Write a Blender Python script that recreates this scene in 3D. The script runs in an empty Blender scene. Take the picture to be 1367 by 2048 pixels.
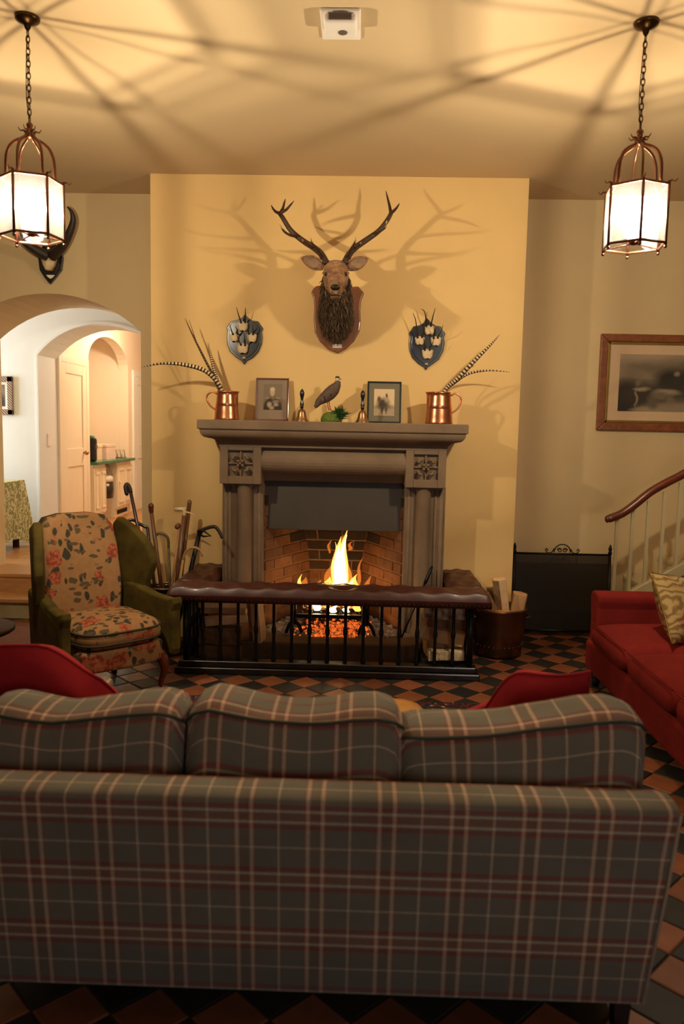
import bpy, math, random
from mathutils import Vector, Matrix
random.seed(7)
scn = bpy.context.scene
COL = scn.collection

# ------------------------------------------------------------------ camera, world, exposure
FPX, IW, IH = 1550.0, 1367, 2048
CAM = Vector((0, 0, 1.62)); PITCH, YAW, ROLL = [math.radians(a) for a in (6.0, 1.3, 1.15)]
_f = Vector((-math.sin(YAW)*math.cos(PITCH), math.cos(YAW)*math.cos(PITCH), -math.sin(PITCH)))
_r0 = Vector((math.cos(YAW), math.sin(YAW), 0)); _u0 = _r0.cross(_f)
_r = _r0*math.cos(ROLL) + _u0*math.sin(ROLL); _u = _u0*math.cos(ROLL) - _r0*math.sin(ROLL)
cam = bpy.data.cameras.new('camera'); camo = bpy.data.objects.new('camera', cam); COL.objects.link(camo)
camo.matrix_world = Matrix(((_r.x, _u.x, -_f.x, CAM.x), (_r.y, _u.y, -_f.y, CAM.y), (_r.z, _u.z, -_f.z, CAM.z), (0, 0, 0, 1)))
cam.sensor_fit = 'VERTICAL'; cam.sensor_height = 36; cam.lens = FPX/IH*36; cam.clip_end = 60; cam.clip_start = .05
cam.dof.use_dof = True; cam.dof.focus_distance = 5.4; cam.dof.aperture_fstop = 2.4
scn.camera = camo
W_ = bpy.data.worlds.new('world'); scn.world = W_; W_.use_nodes = True
W_.node_tree.nodes['Background'].inputs[0].default_value = (1, .8, .58, 1)
W_.node_tree.nodes['Background'].inputs[1].default_value = .03
scn.view_settings.view_transform = 'Standard'; scn.view_settings.look = 'None'
scn.view_settings.exposure = 0.26; scn.view_settings.gamma = 1.0; scn.view_settings.use_curve_mapping = False
LAMP_W, LAMP_C = 104.0, (1.0, .855, .62)
FIRE_W, FIRE_C = 21.0, (1.0, .46, .13)
PASS_W, PASS_C = 66.0, (1.0, .82, .62)
FILL_W = 38.0  # strength of the fill added behind the camera
DAY_W, DAY_C = 130.0, (.80, .90, 1.0)

def at(x, y, Y):                       # a photo point to the place it stands at depth Y
    d = _f + _r*((x-IW/2)/FPX) - _u*((y-IH/2)/FPX)
    return CAM + d*(Y/d.y)
def proj(P):
    v = Vector(P)-CAM; w = v.dot(_f)
    return IW/2+FPX*v.dot(_r)/w, IH/2-FPX*v.dot(_u)/w, w

# ------------------------------------------------------------------ materials
def S(r, g, b):
    f = lambda c: (c/255/12.92) if c <= 10 else ((c/255+.055)/1.055)**2.4
    return (f(r), f(g), f(b), 1)
MATS = {}
class NT:
    def __init__(s, name):
        s.m = bpy.data.materials.new(name); s.m.use_nodes = True; s.t = s.m.node_tree; s.n = s.t.nodes
        s.b = s.n['Principled BSDF']; s.out = s.n['Material Output']; MATS[name] = s.m
    def node(s, typ, **k):
        o = s.n.new(typ)
        for a, v in k.items(): setattr(o, a, v)
        return o
    def link(s, a, b): s.t.links.new(a, b)
    def coord(s, which='Object', scale=(1, 1, 1), rot=(0, 0, 0), loc=(0, 0, 0)):
        c = s.node('ShaderNodeTexCoord'); m = s.node('ShaderNodeMapping')
        m.inputs['Scale'].default_value = scale; m.inputs['Rotation'].default_value = rot; m.inputs['Location'].default_value = loc
        s.link(c.outputs[which], m.inputs[0]); return m.outputs[0]
    def noise(s, vec, scale, detail=4, rough=.55, dist=0):
        n = s.node('ShaderNodeTexNoise'); n.inputs['Scale'].default_value = scale; n.inputs['Detail'].default_value = detail
        n.inputs['Roughness'].default_value = rough; n.inputs['Distortion'].default_value = dist
        s.link(vec, n.inputs['Vector']); return n.outputs['Fac']
    def ramp(s, fac, stops, mode='LINEAR'):
        r = s.node('ShaderNodeValToRGB'); e = r.color_ramp.elements; r.color_ramp.interpolation = mode
        while len(e) < len(stops): e.new(.5)
        for i, (p, c) in enumerate(stops):
            e[i].position = p; e[i].color = c if len(c) == 4 else tuple(c)+(1,)
        s.link(fac, r.inputs[0]); return r.outputs[0]
    def math(s, op, a, b=None, clamp=False):
        m = s.node('ShaderNodeMath', operation=op, use_clamp=clamp)
        for i, v in enumerate((a, b)):
            if v is None: continue
            if isinstance(v, (int, float)): m.inputs[i].default_value = v
            else: s.link(v, m.inputs[i])
        return m.outputs[0]
    def mix(s, fac, a, b, mode='MIX'):
        m = s.node('ShaderNodeMix', data_type='RGBA', blend_type=mode)
        for i, v in ((0, fac), (6, a), (7, b)):
            if isinstance(v, (int, float)): m.inputs[i].default_value = v
            elif isinstance(v, tuple): m.inputs[i].default_value = v
            else: s.link(v, m.inputs[i])
        return m.outputs[2]
    def bump(s, h, strength=.3, dist=.01):
        b = s.node('ShaderNodeBump'); b.inputs['Strength'].default_value = strength; b.inputs['Distance'].default_value = dist
        s.link(h, b.inputs['Height']); s.link(b.outputs[0], s.b.inputs['Normal'])
    def base(s, c):
        if isinstance(c, tuple): s.b.inputs['Base Color'].default_value = c
        else: s.link(c, s.b.inputs['Base Color'])
    def set(s, rough=.5, metal=0, spec=.5, sheen=0, coat=0):
        s.b.inputs['Roughness'].default_value = rough; s.b.inputs['Metallic'].default_value = metal
        s.b.inputs['Specular IOR Level'].default_value = spec; s.b.inputs['Sheen Weight'].default_value = sheen
        s.b.inputs['Coat Weight'].default_value = coat; s.b.inputs['Coat Roughness'].default_value = .12
def dark(c, k): return (c[0]*k, c[1]*k, c[2]*k, 1)
def simple(name, c, rough=.5, metal=0, var=.25, scale=8, stretch=(1, 1, 1), bump=0, bscale=None, spec=.5, sheen=0, coat=0, rnd=0):
    t = NT(name); v = t.coord('Object', stretch); n = t.noise(v, scale)
    col = t.ramp(n, [(.25, dark(c, 1-var)), (.75, dark(c, 1+var*.6))])
    if rnd:
        oi = t.node('ShaderNodeObjectInfo')
        col = t.mix(1.0, col, t.ramp(oi.outputs['Random'], [(0, (1-rnd,)*3), (1, (1+rnd*.4,)*3)]), 'MULTIPLY')
    t.base(col); t.set(rough, metal, spec, sheen, coat)
    if bump: t.bump(t.noise(v, bscale or scale*6), bump, .004)
    return t
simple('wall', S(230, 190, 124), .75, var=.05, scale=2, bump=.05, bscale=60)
simple('wall_shade', S(214, 186, 138), .75, var=.05, scale=2, bump=.05, bscale=60)  # same paint as the breast, its dimmer light put into the colour
simple('ceiling', S(208, 180, 138), .8, var=.04, scale=1.5)
simple('panelling', S(112, 86, 60), .6, var=.2, scale=4, stretch=(6, 6, 1))
simple('passage', S(238, 218, 190), .7, var=.04, scale=2)
simple('vestibule', S(226, 224, 216), .7, var=.03, scale=2)
simple('cream_paint', S(240, 222, 192), .4, var=.04, scale=3)
simple('white_paint', S(232, 230, 220), .4, var=.04, scale=3)
simple('stair_paint', S(196, 178, 136), .45, var=.05, scale=3)
simple('stone', S(128, 104, 80), .8, var=.22, scale=5, bump=.35, bscale=60)
simple('hearth_stone', S(120, 96, 70), .75, var=.3, scale=7, bump=.3)
simple('hood', S(74, 64, 54), .55, metal=.3, var=.2, scale=3, bump=.1)
simple('brick', S(118, 76, 46), .85, var=.4, scale=14, bump=.5, bscale=70, rnd=.35)
simple('mortar', S(120, 90, 60), .9, var=.3, scale=20, bump=.4)
simple('soot', S(30, 22, 17), .95, var=.3)
simple('iron', S(20, 18, 18), .38, metal=.75, var=.2, coat=.2)
simple('black_wood', S(19, 15, 14), .28, var=.25, coat=.5)
simple('black_metal', S(14, 13, 13), .4, metal=.3, var=.2)
simple('leather', S(74, 36, 28), .42, var=.3, scale=14, bump=.15, bscale=220, coat=.08)
simple('stud', S(96, 68, 40), .3, metal=.9, var=.1)
simple('brass', S(176, 140, 104), .27, metal=.95, var=.15)
simple('bronze', S(80, 56, 26), .32, metal=.9, var=.25)
simple('lantern_metal', S(110, 70, 50), .34, metal=.9, var=.25)
simple('copper', S(228, 150, 108), .27, metal=.95, var=.15, scale=10, bump=.08, bscale=30)
simple('dark_copper', S(120, 78, 52), .32, metal=.85, var=.4, scale=6, bump=.06, bscale=20)
simple('mahogany', S(104, 44, 26), .25, var=.3, scale=5, stretch=(1, 6, 6), coat=.5)
simple('shield_wood', S(134, 78, 38), .42, var=.3, scale=6, stretch=(4, 1, 1), coat=.12)
simple('ebony', S(30, 28, 32), .2, var=.2, coat=.8)
simple('ebony_rim', S(14, 12, 12), .28, var=.2, coat=.4)
simple('bone', S(222, 192, 146), .6, var=.18, scale=40)
simple('horn', S(46, 34, 24), .5, var=.4, scale=30, bump=.4, bscale=120)
simple('antler', S(72, 48, 34), .55, var=.45, scale=26, bump=.5, bscale=90)
simple('antler_tip', S(225, 195, 145), .5, var=.1)
simple('eye', S(10, 8, 8), .08, var=.1, coat=1)
simple('nose', S(22, 18, 17), .35, var=.3, scale=40)
simple('ear', S(150, 116, 88), .8, var=.35, scale=30, bump=.2)
simple('mane', S(78, 58, 40), .85, var=.45, scale=60, stretch=(1, 1, .25))
simple('mane_pale', S(122, 94, 66), .85, var=.4, scale=60, stretch=(1, 1, .25))
simple('paper', S(232, 222, 200), .7, var=.06)
simple('plastic_white', S(236, 226, 214), .4, var=.04)
simple('plastic_grey', S(96, 84, 76), .4, var=.1)
simple('oak', S(190, 138, 84), .4, var=.22, scale=5, stretch=(1, 8, 8), coat=.2)
simple('mat', S(150, 128, 104), .95, var=.25, scale=60, bump=.4)
simple('carpet_red', S(120, 74, 58), .95, var=.3, scale=30, bump=.4)
simple('velvet_green', S(84, 70, 24), .8, var=.5, scale=9, spec=.2)
simple('velvet_dark', S(62, 54, 28), .8, var=.4, scale=9, spec=.2)
simple('piping_green', S(58, 56, 32), .7, var=.2)
simple('red_fabric', S(122, 30, 24), .9, var=.18, scale=10, bump=.12, bscale=300, spec=.2)
simple('red_pillow', S(156, 30, 34), .9, var=.2, scale=9, bump=.15, bscale=260, spec=.2)
simple('wood_pale', S(238, 196, 146), .75, var=.22, scale=9, stretch=(1, 1, .25), bump=.2, bscale=40)
simple('wood_split', S(214, 168, 116), .8, var=.35, scale=12, stretch=(.25, 1, 1), bump=.3, bscale=50)
simple('bark', S(150, 114, 78), .95, var=.5, scale=18, bump=.8, bscale=50)
simple('charred', S(26, 21, 20), .9, var=.6, scale=30, bump=.8, bscale=60)
simple('ash', S(150, 130, 116), .95, var=.4, scale=60, bump=.6)
simple('tan_leather', S(188, 130, 62), .42, var=.2, scale=6, coat=.2)
simple('moss', S(96, 116, 36), .9, var=.5, scale=60, bump=.9, bscale=60)
simple('leaf', S(34, 74, 24), .6, var=.4, scale=40)
simple('bird', S(96, 76, 62), .8, var=.45, scale=60, bump=.6, bscale=140)
simple('bird_dark', S(40, 32, 30), .8, var=.4, scale=60)
simple('bird_pale', S(214, 196, 172), .8, var=.15)
simple('bird_leg', S(178, 62, 40), .6, var=.2)
simple('stick_dark', S(58, 28, 20), .35, var=.35, scale=20, stretch=(1, 1, .3), coat=.3)
simple('stick_brown', S(112, 70, 38), .4, var=.4, scale=20, stretch=(1, 1, .4), coat=.2)
simple('stick_pale', S(188, 140, 84), .4, var=.3, scale=20, stretch=(1, 1, .4))
simple('stick_grey', S(112, 98, 70), .5, var=.3, scale=20)
simple('green_top', S(40, 112, 84), .2, var=.2)
simple('black_bag', S(22, 24, 34), .25, var=.4, coat=.4)
simple('card_box', S(236, 206, 168), .7, var=.08)
simple('card_pink', S(236, 204, 186), .7, var=.08)
simple('chrome', S(190, 180, 160), .2, metal=.95, var=.1)
simple('skirting', S(168, 150, 108), .5, var=.08)
simple('gilt', S(150, 118, 52), .4, metal=.5, var=.2)
simple('walnut_frame', S(140, 78, 40), .4, var=.4, scale=26, coat=.2)
simple('table_wood', S(62, 38, 24), .6, var=.3, spec=.08)
simple('tile_red', S(138, 80, 50), .45, spec=.4, var=.28, scale=9, bump=.12, bscale=30, rnd=.3)
simple('tile_dark', S(44, 40, 36), .5, spec=.3, var=.3, scale=9, bump=.12, bscale=30, rnd=.35)
simple('grout', S(70, 58, 48), .9, var=.2)
t = NT('terracotta_glow'); t.base(S(150, 60, 34)); t.set(.8)

def emit(name, c, strength, alpha=None):
    t = NT(name); e = t.node('ShaderNodeEmission'); e.inputs[0].default_value = c if len(c) == 4 else tuple(c)+(1,); e.inputs[1].default_value = strength
    if alpha is None: t.link(e.outputs[0], t.out.inputs[0])
    else:
        tr = t.node('ShaderNodeBsdfTransparent'); m = t.node('ShaderNodeMixShader'); m.inputs[0].default_value = alpha
        t.link(tr.outputs[0], m.inputs[1]); t.link(e.outputs[0], m.inputs[2]); t.link(m.outputs[0], t.out.inputs[0])
    return t
emit('lamp_glow', (1, .95, .88), 60, .12)
emit('flame_core', (1, .80, .42), 13, .6)
emit('flame_mid', (1, .45, .08), 4.5, .22)
emit('flame_edge', (1, .25, .03), 2.2, .12)
emit('passage_lamp', (1, .88, .66), 6)
# embers: glow broken by dark ash
t = NT('embers'); v = t.coord(); n = t.noise(v, 38, 5, .7)
e = t.node('ShaderNodeEmission'); t.link(t.ramp(n, [(.38, (.02, .004, .002)), (.54, (.8, .12, .015)), (.72, (1, .42, .10))]), e.inputs[0]); e.inputs[1].default_value = 1.0
t.link(e.outputs[0], t.out.inputs[0])
t = NT('glow_coal'); v = t.coord(); n = t.noise(v, 24, 5, .7)
t.base(S(40, 30, 28)); t.link(t.ramp(n, [(.5, (0, 0, 0)), (.72, (1, .3, .05))]), t.b.inputs['Emission Color']); t.b.inputs['Emission Strength'].default_value = 2.5; t.bump(n, .8, .02)
# glass pane of the lanterns: clear with a faint frost that catches the bulb
t = NT('lantern_glass'); tr = t.node('ShaderNodeBsdfTransparent'); tl = t.node('ShaderNodeBsdfTranslucent'); gl = t.node('ShaderNodeBsdfGlossy')
gl.inputs['Roughness'].default_value = .05; m1 = t.node('ShaderNodeMixShader'); m2 = t.node('ShaderNodeMixShader'); m1.inputs[0].default_value = .008; m2.inputs[0].default_value = .05
tr.inputs[0].default_value = (.97, .97, .95, 1)
t.link(tr.outputs[0], m1.inputs[1]); t.link(tl.outputs[0], m1.inputs[2]); t.link(m1.outputs[0], m2.inputs[1]); t.link(gl.outputs[0], m2.inputs[2]); t.link(m2.outputs[0], t.out.inputs[0])
# disc added over the bulbs to dim the ceiling above, denser towards its middle
t = NT('ceiling_dimmer'); gc = t.coord('Generated', loc=(-.5, -.5, 0)); ln = t.node('ShaderNodeVectorMath', operation='LENGTH'); fl_ = t.node('ShaderNodeVectorMath', operation='MULTIPLY'); t.link(gc, fl_.inputs[0]); fl_.inputs[1].default_value = (2, 2, 0); t.link(fl_.outputs[0], ln.inputs[0])
tr = t.node('ShaderNodeBsdfTransparent'); t.link(t.ramp(ln.outputs['Value'], [(0, (.42, .41, .39)), (.35, (.52, .51, .49)), (1, (.98, .98, .97))]), tr.inputs[0]); t.link(tr.outputs[0], t.out.inputs[0])
t = NT('pane'); tr = t.node('ShaderNodeBsdfTransparent'); gl = t.node('ShaderNodeBsdfGlossy'); gl.inputs['Roughness'].default_value = .04; m1 = t.node('ShaderNodeMixShader'); m1.inputs[0].default_value = .05
t.link(tr.outputs[0], m1.inputs[1]); t.link(gl.outputs[0], m1.inputs[2]); t.link(m1.outputs[0], t.out.inputs[0])
t = NT('wire_mesh'); tr = t.node('ShaderNodeBsdfTransparent'); m1 = t.node('ShaderNodeMixShader'); m1.inputs[0].default_value = .68
t.base(S(44, 38, 32)); t.set(.55, .5); t.link(tr.outputs[0], m1.inputs[1]); t.link(t.b.outputs[0], m1.inputs[2]); t.link(m1.outputs[0], t.out.inputs[0])
# stag hide: brown head, paler cheeks
t = NT('hide'); v = t.coord('Object', (1, 1, .35)); n = t.noise(v, 70, 4, .7); n2 = t.noise(t.coord(), 16, 3)
c = t.mix(t.ramp(n2, [(.35, (0,)*3), (.65, (1,)*3)]), S(120, 78, 48), S(196, 146, 98)); t.base(t.mix(t.ramp(n, [(.25, (0, 0, 0)), (.6, (1, 1, 1))]), dark(S(110, 74, 48), .6), c)); t.set(.85, sheen=.1); t.bump(n, .7, .006)
# barred pheasant feather
t = NT('feather'); uv = t.coord('UV'); sp = t.node('ShaderNodeSeparateXYZ'); t.link(uv, sp.inputs[0])
w = t.math('FRACT', t.math('MULTIPLY', sp.outputs[0], 34.0)); t.base(t.ramp(w, [(0, S(232, 204, 160)), (.52, S(214, 180, 132)), (.58, S(38, 26, 20)), (.95, S(38, 26, 20))])); t.set(.7)
t = NT('feather_brown'); uv = t.coord('UV'); sp = t.node('ShaderNodeSeparateXYZ'); t.link(uv, sp.inputs[0])
w = t.math('FRACT', t.math('MULTIPLY', sp.outputs[0], 40.0)); t.base(t.ramp(w, [(0, S(120, 78, 40)), (.5, S(104, 66, 34)), (.6, S(38, 24, 16)), (.95, S(38, 24, 16))])); t.set(.7)
# plaid: warp and weft averaged as a weave
P = .1776
def plaid():
    t = NT('plaid'); uv = t.coord('UV'); sp = t.node('ShaderNodeSeparateXYZ'); t.link(uv, sp.inputs[0])
    bg, cr, rd, br, dk = S(112, 103, 86), S(212, 180, 146), S(140, 26, 34), S(134, 80, 62), S(96, 90, 74)
    def st(pairs):
        out = []
        for a, b, c in pairs:
            out.append((a, c)); out.append((b, c))
        return out
    e = .012
    U = t.math('FRACT', t.math('ADD', t.math('DIVIDE', sp.outputs[0], P), 100.5)); V = t.math('FRACT', t.math('ADD', t.math('DIVIDE', sp.outputs[1], P), 100.0))
    ru = t.ramp(U, st([(0, .335, bg), (.345, .365, S(140, 84, 64)), (.375, .418, cr), (.428, .45, S(128, 84, 64)), (.46, .54, S(110, 96, 74)), (.55, .572, S(128, 84, 64)), (.582, .625, cr), (.635, .655, S(140, 84, 64)), (.665, .965, bg), (.975, .999, cr)]))
    rv = t.ramp(V, st([(0, .018, cr), (.028, .30, bg), (.315, .365, rd), (.375, .39, dk), (.40, .43, cr), (.44, .56, br), (.57, .60, cr), (.61, .625, dk), (.635, .685, rd), (.70, .99, bg)]))
    n = t.noise(t.coord('UV'), 260, 2); f = t.ramp(n, [(.3, (.25,)*3), (.7, (.75,)*3)])
    col = t.mix(f, ru, rv)
    t.base(t.mix(1.0, col, t.ramp(t.noise(t.coord(), 7), [(.2, (.82,)*3), (.8, (1.05,)*3)]), 'MULTIPLY')); t.set(.88, spec=.2, sheen=.12); t.bump(n, .25, .002)
plaid()
# floral tapestry
t = NT('floral'); v = t.coord('Object', (1, 1, 1)); base = t.mix(t.noise(v, 30), S(142, 102, 64), S(172, 128, 84))
def vor(scale, feat='F1', loc=(0, 0, 0), stretch=(1, 1, 1), rot=(0, 0, 0)):
    o = t.node('ShaderNodeTexVoronoi', feature=feat); o.inputs['Scale'].default_value = scale
    mv = t.node('ShaderNodeMix', data_type='VECTOR'); mv.inputs[0].default_value = .06
    nz = t.node('ShaderNodeTexNoise'); nz.inputs['Scale'].default_value = 14; c_ = t.coord('Object', stretch, rot, loc); t.link(c_, nz.inputs['Vector'])
    t.link(c_, mv.inputs[4]); t.link(nz.outputs['Color'], mv.inputs[5]); t.link(mv.outputs[1], o.inputs['Vector']); return o
lf = vor(21, stretch=(1.0, .9, .55), rot=(0, .7, 0)); lf2 = vor(24, loc=(3, 1, 2), stretch=(.55, .9, 1.0), rot=(0, .5, 0)); fl = vor(8.0, loc=(.35, 0, .25))
m_leaf = t.ramp(lf.outputs['Distance'], [(.34, (1,)*3), (.38, (0,)*3)]); m_leaf2 = t.ramp(lf2.outputs['Distance'], [(.30, (1,)*3), (.34, (0,)*3)])
m_fl = t.ramp(fl.outputs['Distance'], [(.40, (1,)*3), (.46, (0,)*3)])
sepf = t.node('ShaderNodeSeparateColor'); t.link(fl.outputs['Color'], sepf.inputs[0]); pick = t.ramp(sepf.outputs[0], [(.38, (0,)*3), (.42, (1,)*3)])
sl = t.node('ShaderNodeSeparateColor'); t.link(lf.outputs['Color'], sl.inputs[0]); pk1 = t.ramp(sl.outputs[0], [(.3, (0,)*3), (.34, (1,)*3)])
c = t.mix(t.math('MULTIPLY', m_leaf, pk1), base, S(64, 60, 46)); c = t.mix(m_leaf2, c, S(92, 76, 52))
petal = t.mix(t.ramp(t.noise(v, 46, 2), [(.42, (0,)*3), (.58, (1,)*3)]), S(138, 62, 42), S(176, 100, 68))
c = t.mix(t.math('MULTIPLY', m_fl, pick), c, petal); t.base(c); t.set(.9, spec=.2); t.bump(t.noise(v, 200), .3, .002)
# patterned scatter cushion, persian rug, table cloth
t = NT('tapestry_cushion'); v = t.coord('Object'); w = t.node('ShaderNodeTexWave', wave_type='RINGS'); w.inputs['Scale'].default_value = 7; w.inputs['Distortion'].default_value = 14; w.inputs['Detail'].default_value = 3; t.link(v, w.inputs['Vector'])
t.base(t.mix(t.ramp(t.noise(v, 5), [(.5, (0,)*3), (.6, (1,)*3)]), t.ramp(w.outputs['Fac'], [(.15, S(124, 98, 50)), (.45, S(156, 126, 72)), (.8, S(176, 146, 92))]), t.ramp(w.outputs['Fac'], [(.3, S(120, 46, 40)), (.7, S(170, 120, 70))]))); t.set(.9)
t = NT('rug'); v = t.coord('Object'); o = t.node('ShaderNodeTexVoronoi'); o.inputs['Scale'].default_value = 46; o.distance = 'MANHATTAN'; t.link(v, o.inputs['Vector']); sc_ = t.node('ShaderNodeSeparateColor'); t.link(o.outputs['Color'], sc_.inputs[0])
t.base(t.ramp(sc_.outputs[0], [(0, S(24, 18, 22)), (.38, S(24, 18, 22)), (.42, S(96, 24, 24)), (.66, S(110, 34, 30)), (.70, S(48, 40, 50)), (.86, S(40, 34, 40)), (.9, S(176, 146, 110))], 'CONSTANT')); t.set(.95); t.bump(t.noise(v, 200), .5, .003)
t = NT('green_cloth'); v = t.coord('Object'); w = t.node('ShaderNodeTexWave'); w.inputs['Scale'].default_value = 24; w.inputs['Distortion'].default_value = 10; w.inputs['Detail'].default_value = 3; t.link(v, w.inputs['Vector'])
t.base(t.ramp(w.outputs['Fac'], [(.35, S(136, 134, 84)), (.6, S(204, 196, 146))])); t.set(.9)
t = NT('birch'); v = t.coord('Object'); n = t.noise(v, 16, 5, .7); t.base(t.ramp(n, [(.35, S(110, 86, 60)), (.5, S(196, 168, 128)), (.7, S(226, 204, 168))])); t.set(.85); t.bump(n, .6, .01)
t = NT('fur_rope_frame'); uv = t.coord('UV'); w = t.node('ShaderNodeTexWave', bands_direction='DIAGONAL'); w.inputs['Scale'].default_value = 22; t.link(t.coord('Object'), w.inputs['Vector']); t.base(t.ramp(w.outputs['Fac'], [(.4, S(70, 40, 30)), (.6, S(190, 160, 130))])); t.set(.5)
def picture(name, bg, blobs, warp=.05, nscale=9):
    """flat print: soft ellipses (cx, cy, rx, ry, colour, softness) on a ground"""
    t = NT(name); uv = t.coord('UV'); nz = t.node('ShaderNodeTexNoise'); nz.inputs['Scale'].default_value = nscale; nz.inputs['Detail'].default_value = 4; t.link(uv, nz.inputs['Vector'])
    vm = t.node('ShaderNodeVectorMath', operation='MULTIPLY_ADD'); t.link(nz.outputs['Color'], vm.inputs[0]); vm.inputs[1].default_value = (warp,)*3; t.link(uv, vm.inputs[2])
    c = bg
    for cx, cy, rx, ry, cc, so in blobs:
        a = t.node('ShaderNodeVectorMath', operation='SUBTRACT'); t.link(vm.outputs[0], a.inputs[0]); a.inputs[1].default_value = (cx+warp/2, cy+warp/2, warp/2)
        b = t.node('ShaderNodeVectorMath', operation='MULTIPLY'); t.link(a.outputs[0], b.inputs[0]); b.inputs[1].default_value = (1/rx, 1/ry, 0)
        l = t.node('ShaderNodeVectorMath', operation='LENGTH'); t.link(b.outputs[0], l.inputs[0])
        mr = t.node('ShaderNodeMapRange'); t.link(l.outputs['Value'], mr.inputs[0]); mr.inputs[1].default_value = 1+so; mr.inputs[2].default_value = 1-so
        c = t.mix(mr.outputs[0], c, cc)
    t.base(c); t.set(.7, spec=.3)
g = lambda k, w=1.0: S(min(255, k*1.06), k*.92, k*.74*w)
picture('print_hunt', g(170), [(.5, 1.0, .9, .25, g(158), .5), (.25, .78, .35, .10, g(122), .7), (.75, .5, .55, .38, g(86), .5), (.95, .6, .3, .55, g(56), .4), (.08, .2, .2, .40, g(48), .4), (.5, .52, .16, .22, g(50), .35), (.3, .3, .34, .20, g(62), .5),
        (.68, .46, .05, .26, g(86), .25), (.675, .62, .03, .12, g(122), .3), (.68, .80, .02, .045, g(150), .3), (.55, .66, .022, .045, g(140), .4), (.56, .52, .045, .12, g(58), .4), (.45, .34, .11, .055, g(150), .5), (.40, .27, .09, .07, g(110), .5), (.22, .40, .07, .03, g(150), .5), (.19, .52, .03, .06, g(112), .4), (.17, .24, .012, .16, g(134), .5),
        (.5, .18, .04, .10, g(112), .4), (.6, .05, .32, .08, g(138), .6), (.25, .03, .12, .04, g(146), .5), (.33, .15, .05, .09, g(96), .5), (.86, .3, .06, .25, g(78), .4), (.88, .66, .025, .05, g(120), .4)], .09, 7)
picture('print_officer', g(126), [(.5, .0, .52, .50, g(46), .12), (.5, .50, .13, .10, g(120), .3), (.47, .70, .13, .17, g(188), .2), (.47, .80, .13, .08, g(206), .3), (.20, .46, .13, .035, g(150), .4), (.78, .46, .13, .035, g(150), .4), (.66, .32, .17, .07, g(140), .5), (.68, .20, .12, .06, g(168), .5), (.32, .20, .12, .10, g(176), .5), (.45, .08, .12, .07, g(170), .5)], .05, 14)
picture('print_rider', g(226), [(.5, .12, .8, .2, g(176), .4), (.5, .32, .6, .08, g(140), .6), (.45, .45, .3, .2, g(84), .4), (.25, .62, .09, .1, g(84), .5), (.62, .62, .1, .12, g(176), .5), (.62, .76, .05, .07, g(80), .4), (.4, .25, .06, .18, g(84), .4), (.6, .25, .05, .16, g(90), .4)], .09, 12)
picture('print_dark', S(70, 62, 76), [(.6, .7, .4, .35, S(150, 130, 110), .6), (.6, .3, .3, .3, S(44, 36, 52), .5), (.5, .55, .16, .2, S(126, 86, 66), .5)], .1)
picture('plaque_print', S(226, 214, 190), [(.5, .68, .36, .05, S(90, 74, 60), .4), (.5, .36, .3, .05, S(90, 74, 60), .4)], .02)

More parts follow.
